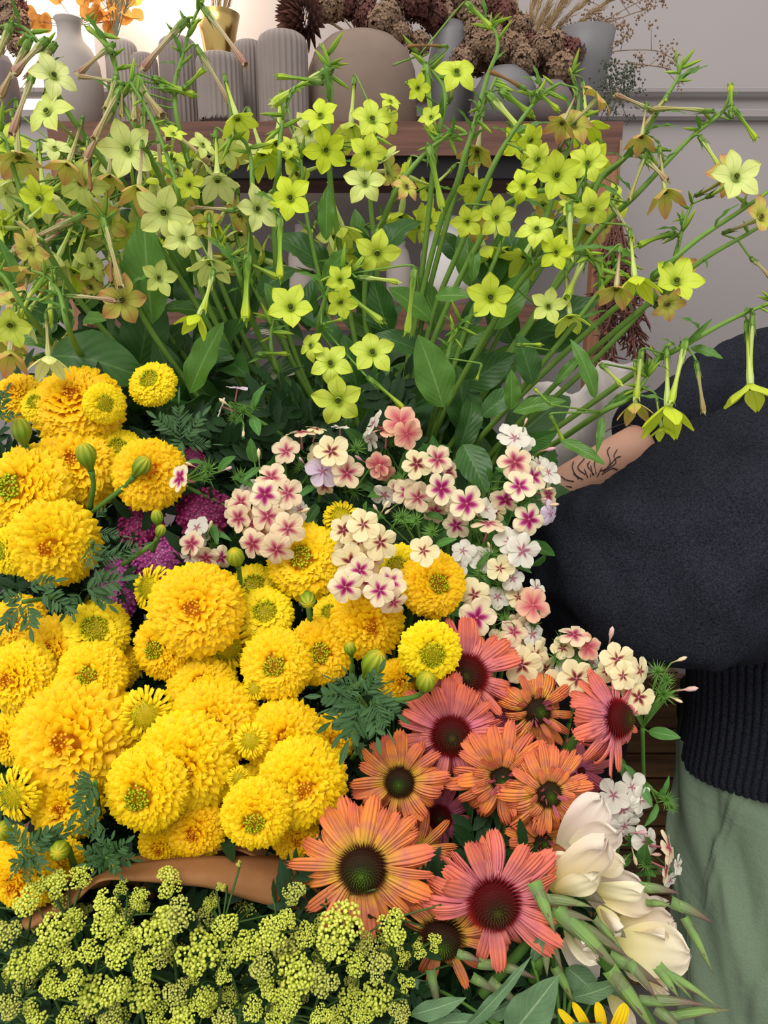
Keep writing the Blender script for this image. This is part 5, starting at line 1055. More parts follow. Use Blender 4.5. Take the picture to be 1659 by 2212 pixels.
def near_stem(p, stem=None, maxback=.75, py=None):
    best = None
    for k, (t, path, d) in enumerate(TS):
        if stem is not None and k != stem: continue
        for j in range(0, int(len(path) * maxback)):
            dd = (path[j] - p).length
            if best is None or dd < best[0]: best = (dd, k, j)
    return best
def bloom(x, y, r, fx, fy, k, d=None, stem=None, fz=.8, tl=2.1, tube=None, side=0.):
    bell = fy <= -.9
    if bell and fz > .5: fz = .3
    p = P(x, y, d or .80); ns = near_stem(p, stem)
    if d is None:
        d = TS[ns[1]][2] - .012 + rnd.uniform(-.01, .008); p = P(x, y, d)
    z = D(fx, fy, fz); s = r * d / F; q = p - z * s * tl + RIGHT * side * s + UP * s * .25
    dist, k2, j = near_stem(q, stem)
    if dist > .11: # hang it on the closest stem anyway
        q = p.lerp(TS[k2][1][j], .55)
    t, path, _ = TS[k2]; node = path[j]
    kk = ('n0', 'n1', 'n2')[k]; c = obj('corolla', rnd.choice(NC[kk][4:] if bell else NC[kk][:4]), t, frame(p, z, rnd.uniform(0, 6), s)); sub('throat', NTH, c)
    inv = (Matrix.Translation(-t.location) @ frame(p, z, 0, 1)); A = p - z * s * .16; Q = q; md = Vector(A) - z * s * tl * .5
    b = MB(); pth = bez(A, A - z * s * .5, Q.lerp(md, .5) , Q, 10); b.tube(pth, [s * w for w in (.11, .125, .135, .115, .09, .08, .072, .068, .065, .065, .06)], 10, cap=False)
    tb = obj('floral_tube', b.mesh('floral_tube', M[tube or ('tube0' if k == 2 or (k == 0 and rnd.random() < .5) else 'tube1')]), t, Matrix())
    dr = (Vector(pth[-3]) - Q); dr = dr.normalized() if dr.length > 1e-6 else z
    obj('calyx', CALN, t, frame(Q - dr * s * .30, dr, rnd.uniform(0, 6), s * 1.0, s * 1.05))
    a = Q - dr * s * .3; b = MB(); b.tube(bez(a, a - dr * s * .35, Vector(a).lerp(node, .6), node, 7), .0011, 6); obj('flower_stalk', b.mesh('flower_stalk', M['stem_n']), t, Matrix())
def trumpet(x0, y0, x1, y1, col='g', w=.09, stem=None, dd=-.01):
    """an unopened or spent tubular flower from calyx (x0,y0) to mouth (x1,y1)"""
    ns = near_stem(P(x0, y0, .83), stem); t, path, d = TS[ns[1]]; d += dd; a = P(x0, y0, d); e = P(x1, y1, d + rnd.uniform(-.012, .012)); ns = near_stem(a, ns[1]); L = (e - a).length; dr = (e - a).normalized(); mid = a.lerp(e, .5) + UP * L * .05
    b = MB(); rr = L * w; b.tube(bez(a, a.lerp(mid, .7), mid.lerp(e, .4), e, 9), [rr * q for q in (.7, .85, .8, .62, .55, .55, .62, .8, 1.0, .85)], 9, cap=False)
    for k in range(4):
        m = frame(e - dr * rr * .4, dr, k * PI / 2, rr); add_G(b, [[(.8 + .6 * v, q * .5 * (1 - v) + 0, 1.6 * v) for q in (-1, 0, 1)] for v in (0, .5, 1)], m)
    obj('trumpet', b.mesh('trumpet', M[{'g': 'budn', 'p': 'tube0', 'w': 'wither', 'l': 'tube1'}[col]]), t, Matrix())
    obj('calyx', CALN, t, frame(a - dr * L * .10, dr, 0, L * w * 8.5, L * .48)); nd = path[ns[2]]; b = MB(); a2 = a - dr * L * .1; b.tube(bez(a2, a2 - dr * L * .1, a2.lerp(nd, .6), nd, 6), .0011, 6); obj('flower_stalk', b.mesh('flower_stalk', M['stem_n']), t, Matrix())
for a in [
 (272, 322, 62, 0, -.35, 0), (172, 398, 58, -.1, -.75, 0), (352, 462, 62, .05, -.7, 0), (118, 158, 52, .55, .1, 0), (96, 235, 56, -.2, .2, 0), (300, 412, 46, 0, -1.4, 2), (235, 385, 40, 0, -1.5, 2), (145, 360, 46, -.3, -1.3, 2), (40, 345, 56, .2, -1.4, 2), (470, 395, 52, .1, -1, 0), (560, 450, 50, .6, -.2, 0), (515, 262, 46, .5, -1.4, 1), (80, 430, 50, -.2, -.6, 1),
 (410, 400, 34, .5, -.5, 1), (375, 285, 30, .3, .6, 1), (440, 310, 32, .6, .3, 0), (60, 540, 50, -.4, -.6, 2), (265, 650, 55, .5, -.4, 2), (20, 706, 54, .1, -.7, 1), (20, 770, 46, 0, -1.2, 2), (105, 780, 44, .2, -1.2, 0), (425, 690, 40, -.5, -1.4, 1), (455, 575, 50, .1, -1., 0), (345, 600, 40, .6, -.2, 0), (395, 515, 44, .2, -.3, 0),
 (690, 245, 44, -.2, .2, 1), (705, 325, 50, .2, -.5, 1), (625, 425, 52, -.1, -.1, 1), (806, 252, 52, .25, .15, 1), (795, 332, 46, .1, -.5, 1), (788, 392, 48, 0, -.1, 0), (988, 150, 50, .05, .15, 1), (628, 316, 28, .5, 0, 1), (627, 660, 56, .0, .1, 1), (805, 757, 54, .05, .2, 1), (713, 782, 52, -.05, .1, 1), (730, 868, 60, 0, -.35, 1), (668, 745, 36, -.5, .1, 1), (815, 550, 54, 0, -.6, 1), (735, 605, 36, .1, -.3, 1), (738, 655, 40, .4, -.6, 1), (1060, 642, 56, -.1, -.2, 1),
 (1150, 305, 40, .6, -.8, 1), (1165, 345, 40, .3, -.5, 1), (1205, 378, 56, 0, -.3, 1), (1270, 350, 46, -.2, -.1, 1), (1243, 262, 50, .1, .2, 2), (1298, 205, 44, .3, .3, 2, None, None, .15), (1212, 270, 38, -.5, -.9, 2), (1160, 490, 48, -.1, .3, 1), (1075, 470, 46, .2, -.3, 1), (1200, 545, 40, -.4, -.3, 1), (1280, 455, 48, 0, -.8, 1), (1235, 445, 30, .2, .3, 1), (1232, 690, 44, .1, -1.6, 1), (1595, 378, 58, .05, .05, 0), (1585, 372, 54, .2, .1, 2, .82), (1650, 465, 48, .3, .1, 2), (1465, 602, 60, 0, .25, 1), (1480, 590, 46, .4, 0, 2, .85), (1385, 300, 34, -.3, -1.3, 2), (1438, 420, 44, .1, -1.5, 2), (1372, 610, 50, 0, -1, 1), (1330, 630, 44, -.2, -1., 2), (1445, 660, 40, .2, -.7, 2),
 (1442, 892, 58, -.1, -1.25, 1), (1622, 845, 60, 0, -2.2, 1), (1372, 880, 40, -.1, -1.5, 2), (1430, 930, 30, .2, -1.6, 1), (1185, 660, 40, -.1, .0, 0), (1130, 400, 40, -.2, -.2, 1), (905, 190, 30, .4, -.5, 1), (845, 215, 28, .3, .5, 1), (880, 400, 34, .3, .2, 2), (1010, 480, 38, 0, -.6, 1), (930, 250, 30, -.3, .2, 1),
]:
    bloom(*a[:6], d=a[6] if len(a) > 6 else None, fz=.8 if len(a) < 9 else a[8])
for a in [
 (1230, 450, 1232, 560, 'l'), (920, 150, 935, 285, 'g', .075), (928, 325, 955, 450, 'g', .08), (705, 155, 590, 225, 'l', .08), (690, 178, 600, 165, 'g', .07), (510, 560, 600, 600, 'g', .08), (605, 480, 605, 600, 'g', .07), (750, 640, 825, 695, 'g', .09), (895, 590, 880, 720, 'g', .07), (1085, 200, 1150, 250, 'g', .11), (1160, 200, 1205, 238, 'g', .12), (1060, 210, 1140, 300, 'l', .08), (535, 560, 530, 690, 'g', .08), (1295, 560, 1300, 640, 'g', .13), (1260, 565, 1225, 640, 'l', .1),
 (445, 25, 530, 140, 'p', .05), (395, 50, 308, 150, 'p', .07), (290, 195, 290, 260, 'p', .12), (320, 210, 340, 260, 'p', .1), (430, 110, 498, 225, 'p', .06), (95, 90, 30, 160, 'p', .1), (115, 100, 60, 170, 'p', .1), (240, 110, 190, 60, 'g', .09), (240, 100, 170, 160, 'p', .08), (260, 180, 170, 165, 'p', .06), (190, 310, 195, 410, 'w', .05),
 (250, 170, 230, 235, 'p', .11), (262, 190, 262, 250, 'p', .12), (280, 185, 300, 250, 'p', .12), (295, 180, 350, 250, 'p', .1), (300, 175, 362, 300, 'p', .08), (255, 200, 205, 300, 'p', .07), (245, 230, 185, 345, 'p', .07), (310, 240, 308, 370, 'p', .06), (340, 280, 350, 400, 'p', .06), (345, 265, 455, 355, 'p', .05), (70, 165, 25, 290, 'p', .06), (20, 60, -20, 160, 'p', .09), (60, 95, 0, 210, 'p', .07), (335, 170, 400, 200, 'g', .12), (350, 190, 420, 205, 'g', .12), (400, 190, 440, 150, 'g', .12), (170, 470, 30, 540, 'p', .06), (150, 640, 250, 650, 'p', .06), (225, 480, 262, 620, 'p', .06), (500, 455, 420, 450, 'p', .07),
 (1410, 240, 1330, 205, 'p', .07), (1530, 240, 1410, 235, 'p', .05), (1440, 210, 1390, 275, 'p', .06), (1585, 235, 1632, 300, 'g', .08), (1580, 250, 1578, 185, 'g', .1), (1395, 335, 1360, 430, 'p', .06), (1400, 350, 1440, 390, 'p', .12), (1515, 300, 1560, 370, 'l', .08), (1625, 560, 1665, 600, 'p', .1), (1450, 505, 1380, 530, 'g', .1), (1320, 440, 1370, 520, 'p', .06), (1505, 790, 1520, 890, 'p', .06), (1625, 690, 1620, 830, 'l', .05), (1480, 745, 1450, 870, 'l', .06), (1385, 765, 1375, 860, 'l', .08), (1300, 790, 1340, 830, 'l', .1),
 (1130, 190, 1060, 155, 'w', .07), (1010, 10, 1060, 60, 'g', .1), (960, 100, 880, 100, 'w', .05), (1120, 745, 1170, 745, 'g', .1), (1040, 790, 1030, 820, 'g', .12), (560, 765, 620, 765, 'g', .1), (850, 140, 860, 135, 'g', .1), (240, 560, 240, 610, 'w', .1), (780, 600, 860, 610, 'l', .08), (700, 700, 740, 690, 'g', .1), (80, 610, 40, 690, 'l', .08), (115, 600, 105, 700, 'l', .09), (460, 590, 440, 670, 'l', .08), (55, 480, 100, 440, 'l', .1), (90, 520, 40, 480, 'p', .1), (800, 820, 870, 880, 'g', .07), (1190, 900, 1215, 950, 'g', .09), (1185, 870, 1155, 840, 'g', .09),
]: trumpet(*a)
# filler blooms behind the hand placed ones
r_ = random.Random(11)
def filler(n, box, kinds, d0, keep=None):
    for _ in range(n):
        x, y = r_.uniform(box[0], box[2]), r_.uniform(box[1], box[3])
        if keep and not keep(x, y): continue
        bloom(x, y, r_.uniform(34, 54), r_.uniform(-1.2, 1.2), r_.uniform(-2., .6), r_.choice(kinds), d=d0 + r_.uniform(0, .08), fz=r_.uniform(.1, .9))
filler(46, (-20, 300, 530, 620), (0, 0, 1, 1, 2), .86)
filler(26, (-20, 330, 480, 600), (0, 1, 1), .92)
filler(16, (540, 240, 900, 560), (1, 1, 0), .89)
filler(34, (840, 200, 1360, 560), (1, 1, 2), .90, lambda x, y: y > 330 - (x - 840) * .25 if x < 1100 else y > 260)
filler(8, (-20, 620, 200, 780), (0, 1, 2), .84)
# bud crowns at the stem tips, narrow stem leaves
for k, (t, path, d) in enumerate(TS):
    for q in range(7):
        j = r_.randrange(0, max(2, int(len(path) * .28))); p = path[j]; dr = Vector((r_.uniform(-1, 1), r_.uniform(-.6, .4), r_.uniform(-.6, 1))); L = r_.uniform(.014, .030) * (1 if q else .8)
        obj('bud', r_.choice(BUDN), t, frame(p, dr, r_.uniform(0, 6), L * r_.uniform(.75, 1.0), L))
    for q in range(5):
        j = r_.randrange(2, max(4, int(len(path) * .6))); p = path[j]; dr = Vector((r_.uniform(-1, 1), r_.uniform(-.7, .2), r_.uniform(-.2, .9))); obj('leaf', r_.choice(LNs), t, frame_x(p, dr, D(r_.uniform(-.5, .5), .5, .8), (q_ := r_.uniform(.018, .046)), q_ * .62))
def tleaf(x0, y0, x1, y1, ms, d=.93, wide=1., nz=(0, .3)):
    a = P(x0, y0, d); e = P(x1, y1, d - .01); v = e - a; k = near_stem(a, maxback=1.)[1]; t = TS[k][0]; obj('leaf', ms[r_.randrange(len(ms))], t, frame_x(a, v, D(nz[0], nz[1], 1), v.length, v.length * wide))
for a in [(330, 700, 325, 470, LN, .86, .8), (110, 770, 330, 800, LND, .84, 1.1), (705, 520, 708, 400, LN, .87, .7), (958, 880, 895, 725, LN, .84, 1), (1105, 885, 1100, 795, LN, .82, .8), (1108, 890, 1225, 868, LN, .82, .7), (1150, 830, 1110, 720, LND, .87, .9), (1000, 960, 1050, 1070, LND, .84, 1.1), (1285, 860, 1235, 725, LNs, .79, 1.2), (1020, 610, 1030, 520, LN, .88, .8), (930, 690, 830, 630, LN, .87, .9), (940, 640, 1020, 650, LN, .87, .9), (905, 760, 800, 720, LND, .89, 1), (1320, 870, 1380, 840, LNs, .82, 1), (1210, 950, 1305, 1010, LNs, .80, 1),
          (410, 850, 500, 700, LN, .85, .7), (500, 760, 400, 740, LND, .87, 1), (560, 640, 640, 560, LND, .87, .9), (700, 600, 760, 540, LN, .88, .8), (180, 690, 240, 700, LN, .84, .9), (560, 900, 480, 880, LND, .86, 1), (1040, 900, 1130, 830, LND, .86, 1), (1200, 830, 1260, 760, LN, .85, .7), (1490, 750, 1560, 780, LNs, .80, 1.2), (1370, 560, 1300, 530, LNs, .8, 1), (620, 700, 570, 610, LN, .86, .9), (1300, 900, 1290, 980, LNs, .79, 1)]: tleaf(*a)
for _ in range(95):
    x = r_.uniform(330, 1170); y = r_.uniform(560, 1000); x = x if y < 700 or x > 380 else x; d = r_.uniform(.92, 1.06); a = r_.uniform(-1.0, 1.0) + (x - 850) / 700; L = r_.uniform(90, 190)
    if (x + L * math.sin(a) > 1150 and y > 800) or x > 1130 and y > 820: continue
    if 790 < x < 1120 and y < 700 and r_.random() < .7: continue
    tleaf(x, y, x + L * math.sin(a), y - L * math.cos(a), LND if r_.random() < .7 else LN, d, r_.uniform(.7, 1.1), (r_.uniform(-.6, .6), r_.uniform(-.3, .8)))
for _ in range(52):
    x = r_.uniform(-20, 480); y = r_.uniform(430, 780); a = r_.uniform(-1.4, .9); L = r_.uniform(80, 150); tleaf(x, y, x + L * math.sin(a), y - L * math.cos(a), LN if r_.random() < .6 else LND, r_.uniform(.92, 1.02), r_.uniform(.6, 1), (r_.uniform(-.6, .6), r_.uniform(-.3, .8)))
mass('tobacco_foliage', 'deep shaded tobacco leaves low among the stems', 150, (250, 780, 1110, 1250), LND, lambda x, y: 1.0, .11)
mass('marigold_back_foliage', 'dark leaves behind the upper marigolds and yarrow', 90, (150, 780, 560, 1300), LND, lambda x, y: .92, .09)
# ------------------------------------------------------------------ kraft paper
def paper():
    top = [(60, 1965), (150, 1925), (215, 1890), (290, 1866), (400, 1853), (520, 1850), (640, 1856), (720, 1900), (800, 1960), (830, 1985)]
    bot = [(60, 2010), (150, 1960), (215, 1905), (290, 1903), (400, 1912), (460, 1920), (560, 1950), (640, 1966), (740, 1975), (830, 1990)]
    def curve(pts, d): return spline([P(x, y, d(x, y)) for x, y in pts], 6)
    A = curve(top, lambda x, y: .640 - .02 * math.sin(x / 170)); B = curve(bot, lambda x, y: .605 - .012 * math.sin(x / 140)); b = MB(); G = []
    for j in range(9):
        v = j / 8; G.append([a * (1 - v) + c * v + np.array(D(0, .3, 1)) * .010 * math.sin(v * PI) for a, c in zip(A, B)])
    b.grid(G)
    # the sheet turns over the rim and runs down behind the yellow green sprigs
    G = []
    for j in range(14):
        v = j / 13; row = []
        for i, a in enumerate(A):
            p = Vector(a); row.append(Vector((p.x * (1 - .15 * v), p.y + .045 * math.sin(v * PI * .6) + .01 * math.sin(i * .5), p.z - .05 * v)))
        G.append(row)
    b.grid(G)
    o = obj('kraft_paper', b.mesh('kraft_paper', M['kraft'])); s = o.modifiers.new('s', 'SOLIDIFY'); s.thickness = .0006; tag(o, 'brown kraft paper wrap with folded rim below the marigolds', 'paper')
    b = MB(); G = []
    for j in range(12):
        v = j / 11; G.append([P(x, 2100 + 240 * v + 20 * math.sin(x * .01), .66 - .05 * v + .012 * math.sin(x * .013 + v * 3)) for x in range(-160, 230, 30)])
    b.grid(G); o = obj('kraft_paper', b.mesh('kraft_paper', M['kraft'])); s = o.modifiers.new('s', 'SOLIDIFY'); s.thickness = .0006; tag(o, 'brown kraft paper corner glimpsed at the lower left behind the yellow green sprigs', 'paper')
paper()
# ------------------------------------------------------------------ buckwheat sprigs
def buck_mesh(seed, mat, nb=7):
    r = random.Random(seed); b = MB()
    for k in range(nb):
        if k: a = 2 * PI * k / (nb - 1) + r.gauss(0, .3); c = V(.58 * math.cos(a), .58 * math.sin(a), r.uniform(-.25, .1)) * r.uniform(.75, 1.1)
        else: c = V(0, 0, .22)
        b.tube([(0, 0, -.75), c * .6 + V(0, 0, -.3), c], [.03, .03, .03], 4, mat=1)
        R = r.uniform(.34, .46); n = 26
        for i in range(n):
            z = 1 - 1.45 * (i + .5) / n; q = math.sqrt(max(0, 1 - z * z)); th = i * 2.39996 + r.gauss(0, .2); d = V(q * math.cos(th), q * math.sin(th), z); p = c + d * R * r.uniform(.62, .85); L = R * r.uniform(.30, .42); w = L * r.uniform(.50, .66)
            b.tube([p, p + d * L * .45, p + d * L * .85, p + d * L], [w * .4, w, w * .95, w * .35], 5, cap=True)
    return b.mesh('flower_cluster', [M[mat], M['stem_d']])
BK = [buck_mesh(s, 'buck') for s in (1, 2, 3, 4)] + [buck_mesh(5, 'buck_o')]; BKs = [buck_mesh(s, 'buck', 4) for s in (6, 7)]
BC = [(174, 1892, 26), (123, 1906, 30), (58, 1950, 29), (82, 1912, 25), (365, 1906, 30), (224, 1952, 28), (14, 2015, 32), (54, 2080, 36), (92, 2060, 30), (192, 2054, 26), (253, 2058, 34), (311, 2083, 28), (343, 2007, 44), (383, 1975, 36), (427, 2058, 44), (485, 2000, 28), (231, 1996, 32), (119, 2007, 36), (160, 1985, 26), (586, 2015, 34), (202, 2148, 40), (250, 2138, 32), (155, 2127, 28), (311, 2148, 36), (380, 2141, 28), (394, 2196, 34), (239, 2199, 28), (18, 2174, 28), (72, 2188, 28), (481, 2112, 20), (412, 2116, 18), (564, 2083, 30), (546, 2181, 24), (485, 2203, 28), (636, 1930, 26), (617, 1985, 22), (625, 2048, 38), (739, 1994, 46), (718, 2044, 34), (849, 2002, 34), (937, 2036, 20), (908, 2053, 18), (870, 2068, 18), (769, 2082, 26), (819, 2090, 30), (642, 2103, 42), (697, 2116, 36), (815, 2158, 36), (874, 2122, 20), (760, 2158, 28), (862, 2188, 26), (625, 2167, 26), (693, 2196, 24), (781, 2192, 24), (472, 1914, 9), (516, 1866, 7), (482, 1918, 9), (45, 1826, 10),
      (530, 1965, 26), (440, 1965, 26), (300, 1940, 22), (260, 1920, 18), (540, 2040, 30), (680, 1985, 30), (350, 2060, 28), (140, 2060, 26), (110, 2130, 28), (500, 2060, 28), (580, 2130, 30), (340, 2195, 28), (440, 2160, 28), (150, 2200, 26), (290, 2025, 26), (790, 2040, 26), (730, 2200, 26), (660, 2020, 24), (600, 2200, 26)]
NODES = [((60, 2010), 'yellow green sprig at the left edge climbing onto the orange toned marigold'), ((150, 1970), 'yellow green sprig just left of the kraft rim'), ((270, 1995), 'yellow green sprig forking below the kraft rim, centre left'), ((375, 2020), 'dense yellow green sprig under the lone head on the kraft paper'), ((480, 1985), 'yellow green sprig with tiny side buds lying on the kraft paper'), ((600, 2040), 'yellow green sprig below the small head before the kraft paper'),
         ((720, 2030), 'broad yellow green sprig beneath the pointed end of the kraft paper'), ((860, 2060), 'yellow green sprig overlapping the lowest coneflower'), ((50, 2130), 'yellow green sprig in the lower left corner'), ((200, 2130), 'rounded yellow green sprig, bottom row, second from left'), ((300, 2130), 'yellow green sprig, bottom row, left of the dark gap'), ((410, 2150), 'yellow green sprig, bottom row, under the dense one'), ((520, 2140), 'sparse yellow green sprig with small clusters at the bottom centre'), ((640, 2150), 'yellow green sprig at the bottom, below the broad pair of heads'), ((760, 2140), 'yellow green sprig at the bottom left of the grey green leaves'), ((860, 2150), 'yellow green sprig at the bottom touching the grey green leaves')]
SP = []
for k, ((x, y), lab) in enumerate(NODES):
    f = P(x * .8 + 90, y + 190, .60); t = thing('wild_buckwheat', f, lab, 'buckwheat sprig', 'yellow green buckwheat sprigs'); nd = P(x, y + 25, .585); SP.append([t, nd, (x, y), MB()]); SP[-1][3].tube(bez(f, f.lerp(nd, .3), f.lerp(nd, .7), nd, 8), .0013, 6)
def cluster(x, y, r, d, ms):
    k = min(range(len(SP)), key=lambda i: math.hypot(SP[i][2][0] - x, SP[i][2][1] - y)); t, nd, _, b = SP[k]; p = P(x, y, d); z = D(rnd.uniform(-.5, .5), rnd.uniform(-.1, .8), .8); s = r * d / F * 1.10
    obj('flower_cluster', rnd.choice(ms), t, frame(p, z, rnd.uniform(0, 6), s)); a = p - z * s * .7; b.tube(bez(nd, nd.lerp(a, .4) + Vector((0, .0, .004)), a - z * .008, a, 6), .0009, 5)
for (x, y, r) in BC: cluster(x, y, r, (.64 if (x > 420 and y < 1990 and r > 20 and x not in (636, 617)) else .555 + rnd.uniform(-.01, .02)) if y > 1925 else .588, BK if r > 20 else BKs)
for _ in range(85):
    x = rnd.uniform(-10, 900); y = rnd.uniform(1935 if x < 480 else min(1995, 1935 + (x - 480) * .6), 2212)
    if x > 780 and y > 2100: continue
    cluster(x, y, rnd.uniform(17, 28), .595 + rnd.uniform(0, .03), BK[2:] + BKs)
for t, nd, _, b in SP: obj('stem', b.mesh('stem', M['stem_d']), t, Matrix())
b = MB()
for _ in range(110):
    x = rnd.uniform(-20, 880); y = rnd.uniform(1960, 2230); a = P(x, y, rnd.uniform(.565, .62)); e = P(x + rnd.uniform(-160, 160), y + rnd.uniform(-70, 70), rnd.uniform(.565, .62)); b.tube(bez(a, a.lerp(e, .3) + Vector((0, 0, .008)), a.lerp(e, .7), e, 7), .0008, 5)
o = obj('buckwheat_stalks', b.mesh('buckwheat_stalks', M['stem_d'])); tag(o, 'tangle of thin dark green stalks among the yellow green sprigs', 'stems', None, 'stuff')
mass('buckwheat_leaves', 'dark undergrowth below the yellow green sprigs', 420, (-60, 1960, 900, 2330), MLd, lambda x, y: .615, .05)
# ------------------------------------------------------------------ gladiolus, sunflower and grey leaves
def strip(a, e, W, m, curl, ruf, seed, nrmv, twist=0., wp=None):
    r = random.Random(seed); v = e - a; L = v.length; p1 = r.uniform(0, 6); G = []
    for j in range(16):
        q = j / 15; row = []; w = W / L * (.30 + .70 * math.sin(PI * min(.62, q * .75 + .02)) ** .9) * (math.sqrt(max(.02, 1 - ((q - .72) / .285) ** 2)) if q > .72 else 1)
        for i in range(11):
            s = 2 * i / 10 - 1; row.append((q, s * w, curl * math.sin(q * PI * .9) * .35 - (.30 if seed % 3 else -.2) * w * s * s * (1 - .9 * q) + ruf * q * q * math.sin(s * 5 + p1 + q * 3) * s * s + ruf * .7 * q ** 5 * math.sin(s * 10 + p1)))
        G.append(row)
    mm = frame_x(a, v, nrmv, L); b = MB(); add_G(b, G, mm); return b.mesh('petal', M[m])
def gladiolus(label, path, petals, sheaths, d0):
    f = P(*path[-1], d0 + .03); t = thing('gladiolus', f, label, 'gladiolus', 'cream gladiolus spikes'); b = MB(); b.tube(spline([P(x, y, d0 + .012) for x, y in path], 5), .0042, 9); obj('stem', b.mesh('stem', M['stem']), t, Matrix())
    for k, (x0, y0, x1, y1, w, m, dz) in enumerate(petals):
        a = P(x0, y0, d0 + dz + .012); e = P(x1, y1, d0 + dz - .012 * (k % 3)); obj('petal', strip(a, e, w * 1.12 * d0 / F, m, (.35, -.25, .15)[k % 3], .12, k * 7 + x0, D(rnd.uniform(-.4, .4), rnd.uniform(-.1, .6), 1)), t, Matrix())
    for k, (x0, y0, x1, y1, w, m) in enumerate(sheaths):
        a = P(x0, y0, d0 - .012); e = P(x1, y1, d0 - .02 + rnd.uniform(-.008, .008)); L = (e - a).length; b = MB(); ww = w * d0 / F * .78; b.tube(bez(a, a.lerp(e, .35) + UP * L * .05, a.lerp(e, .7) + UP * L * .03, e, 12), [ww * q for q in (.2, .6, .95, 1, 1, .95, .86, .75, .62, .48, .32, .17, .04)], 12)
        o = obj('sheath', b.mesh('sheath', M[m]), t, Matrix())
        mm = frame_x(a.lerp(e, -.04), e - a, D(0, .2, 1), L); b = MB(); add_G(b, [[(q * .7, s * (ww / L) * 1.15 * math.cos(q * 1.35), (ww / L) * 1.08 * (1 - .8 * s * s) * (1 - q * .25)) for s in (-1, -.6, -.2, .2, .6, 1)] for q in np.linspace(0, 1, 8)], mm); sub('bract', b.mesh('bract', M['sheath' if m == 'sheath_g' else 'sheath_g']), o)
        o2 = o.children[0] if o.children else None
gladiolus('upper cream gladiolus flower with folded blush petals beside the orange coneflowers', [(1400, 1990), (1330, 1950), (1260, 1910), (1200, 1980), (1150, 2120)],
 [(1215, 1830, 1300, 1722, 44, 'glad_w', .03), (1235, 1830, 1335, 1800, 34, 'glad_w', .02), (1190, 1925, 1310, 1820, 40, 'glad', -.005), (1175, 1905, 1240, 1850, 42, 'glad', .01), (1255, 1850, 1345, 1868, 24, 'glad', 0), (1200, 1925, 1290, 1895, 22, 'glad', -.015), (1240, 1880, 1385, 1905, 26, 'glad_w', .01), (1250, 1880, 1330, 1850, 26, 'glad_w', .02), (1270, 1915, 1390, 1925, 20, 'glad', -.002), (1290, 1930, 1410, 1958, 26, 'glad', -.006), (1260, 1925, 1330, 1970, 28, 'glad_w', .01), (1290, 1970, 1340, 2010, 20, 'glad', -.01), (1330, 1975, 1400, 1980, 18, 'glad', 0), (1350, 1960, 1440, 1950, 14, 'glad_w', .012)],
 [(1150, 1880, 1185, 1892, 13, 'sheath'), (1385, 1915, 1468, 1930, 12, 'sheath'), (1450, 1948, 1540, 1994, 14, 'sheath'), (1248, 1918, 1308, 1952, 19, 'sheath'), (1480, 1985, 1542, 2106, 11, 'sheath_g'), (1400, 1950, 1452, 1958, 9, 'sheath_g')], .60)
gladiolus('large open cream gladiolus flower at lower right against the green trousers', [(1330, 2040), (1300, 2040), (1240, 2000), (1180, 1960), (1160, 2100)],
 [(1320, 2040, 1455, 1985, 46, 'glad', .01), (1325, 2045, 1490, 2060, 50, 'glad', -.006), (1335, 2040, 1440, 2010, 40, 'glad', .02), (1350, 2060, 1440, 2135, 26, 'glad', .0), (1340, 2030, 1400, 2110, 30, 'glad', .01), (1225, 1985, 1290, 2075, 30, 'glad', .012), (1215, 2030, 1290, 2112, 34, 'glad_w', .025), (1290, 1960, 1330, 2010, 18, 'glad', 0), (1225, 2000, 1270, 2040, 26, 'glad', .004)],
 [(1155, 1908, 1200, 2018, 17, 'sheath_g'), (1172, 1940, 1282, 1960, 13, 'sheath_g'), (1195, 1968, 1285, 1990, 12, 'sheath'), (1205, 1965, 1350, 2112, 20, 'sheath_g'), (1245, 1995, 1362, 2072, 16, 'sheath'), (1285, 1985, 1350, 2060, 9, 'sheath_g'), (1318, 2062, 1432, 2132, 17, 'sheath'), (1335, 2010, 1352, 2026, 10, 'sheath')], .585)
gladiolus('closed gladiolus spike of green pointed buds running to the lower right corner', [(1440, 2290), (1400, 2200), (1330, 2110), (1270, 2040), (1200, 1990), (1160, 2090)],
 [(1318, 2150, 1365, 2225, 20, 'glad', .02), (1400, 2110, 1440, 2140, 12, 'glad', .0)],
 [(1318, 2095, 1418, 2235, 19, 'sheath_g'), (1388, 2160, 1528, 2172, 12, 'sheath'), (1440, 2196, 1584, 2182, 12, 'sheath_g'), (1430, 2095, 1560, 2182, 10, 'sheath_g'), (1425, 2085, 1500, 2165, 9, 'sheath_g'), (1420, 2180, 1480, 2235, 14, 'sheath'), (1420, 2090, 1468, 2158, 12, 'sheath_g'), (1360, 2080, 1420, 2160, 12, 'sheath')], .575)
gladiolus('half hidden gladiolus buds between lowest coneflower and grey leaves', [(1240, 2160), (1200, 2080), (1170, 2010), (1120, 2060), (1040, 2150)],
 [(1190, 2090, 1230, 2120, 12, 'glad', .01)],
 [(1176, 2020, 1182, 2110, 14, 'sheath_g'), (1200, 2090, 1240, 2168, 13, 'sheath_g'), (1035, 2080, 1120, 2098, 13, 'sheath_g'), (1080, 2085, 1160, 2115, 12, 'sheath'), (990, 2060, 1040, 2078, 11, 'sheath'), (930, 2095, 950, 2200, 12, 'sheath'), (1020, 2110, 1080, 2150, 12, 'sheath'), (1190, 2030, 1215, 2100, 10, 'sheath'), (1060, 2120, 1140, 2190, 12, 'sheath')], .60)
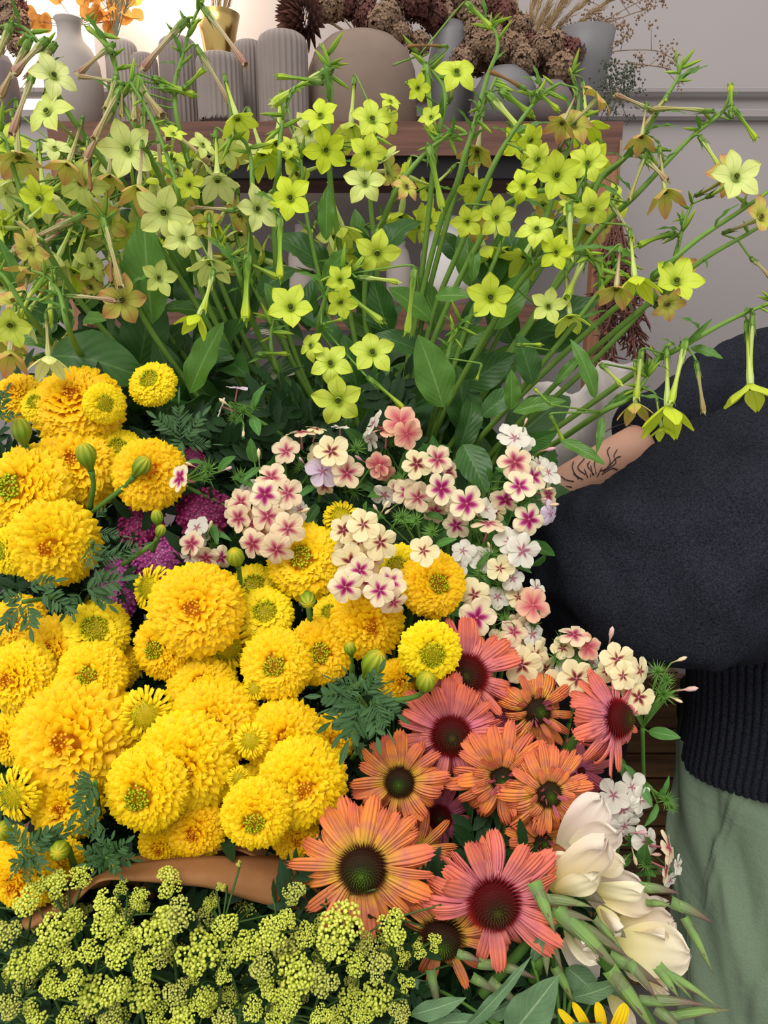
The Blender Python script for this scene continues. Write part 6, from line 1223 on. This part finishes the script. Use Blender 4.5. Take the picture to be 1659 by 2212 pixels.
def sunflower():
    f = P(1150, 2400, .58); t = thing('sunflower', f, 'yellow rayed sunflower cut by the bottom edge among grey green leaves', 'sunflower'); c = P(1285, 2245, .565)
    for (x0, y0, x1, y1, w) in [(1300, 2235, 1288, 2160, 12), (1315, 2235, 1350, 2163, 15), (1275, 2230, 1235, 2160, 10), (1262, 2235, 1203, 2176, 9), (1330, 2240, 1390, 2215, 13), (1260, 2250, 1200, 2250, 12), (1300, 2255, 1310, 2330, 12)]:
        obj('ray', strip(P(x0, y0, .56), P(x1, y1, .552), w * .56 / F, 'sunf', .5, .01, x0, D(0, .2, 1)), t, Matrix())
    obj('cone', CONE['g'], t, frame(c, D(0, .6, .7), 0, .012)); b = MB(); b.tube(bez(f, f.lerp(c, .3), c + Vector((0, .02, -.04)), c + Vector((0, .008, -.01)), 8), .004, 8); hub = Vector((f + c) / 2)
    for k, (x0, y0, x1, y1, w, dz) in enumerate([(888, 2192, 1012, 2150, 25, 0), (1000, 2225, 1152, 2062, 22, -.01), (1100, 2240, 1216, 2082, 38, -.012), (1045, 2195, 1132, 2140, 22, .01), (1235, 2155, 1345, 2118, 34, 0), (1225, 2090, 1300, 2150, 30, .02), (1115, 2235, 1300, 2196, 34, -.02), (1150, 2075, 1178, 1990, 18, 0), (1000, 2190, 900, 2230, 26, .01), (950, 2140, 880, 2110, 18, .02), (1130, 2160, 1210, 2200, 24, .01), (1200, 2050, 1150, 2010, 14, .01), (930, 2212, 1060, 2200, 24, .005), (1300, 2120, 1380, 2170, 24, .03)]):
        a = P(x0, y0, .585 + dz); e = P(x1, y1, .575 + dz); v = e - a; sy = w / 1.6 / (.17 * ((x1 - x0) ** 2 + (y1 - y0) ** 2) ** .5); obj('leaf', LG[k % 3], t, frame_x(a, v, D(rnd.uniform(-.3, .3), rnd.uniform(0, .6), 1), v.length, v.length * min(1.5, sy * 1.15)))
        b.tube(bez(a, a.lerp(hub, .3) + Vector((0, .01, 0)), a.lerp(hub, .7), hub, 5), .0015, 5)
    obj('stem', b.mesh('stem', M['stem']), t, Matrix())
sunflower()
mass('undergrowth', 'dark leaves below the gladiolus and grey green leaves', 80, (850, 1950, 1290, 2280), MLd, lambda x, y: .64, .07)
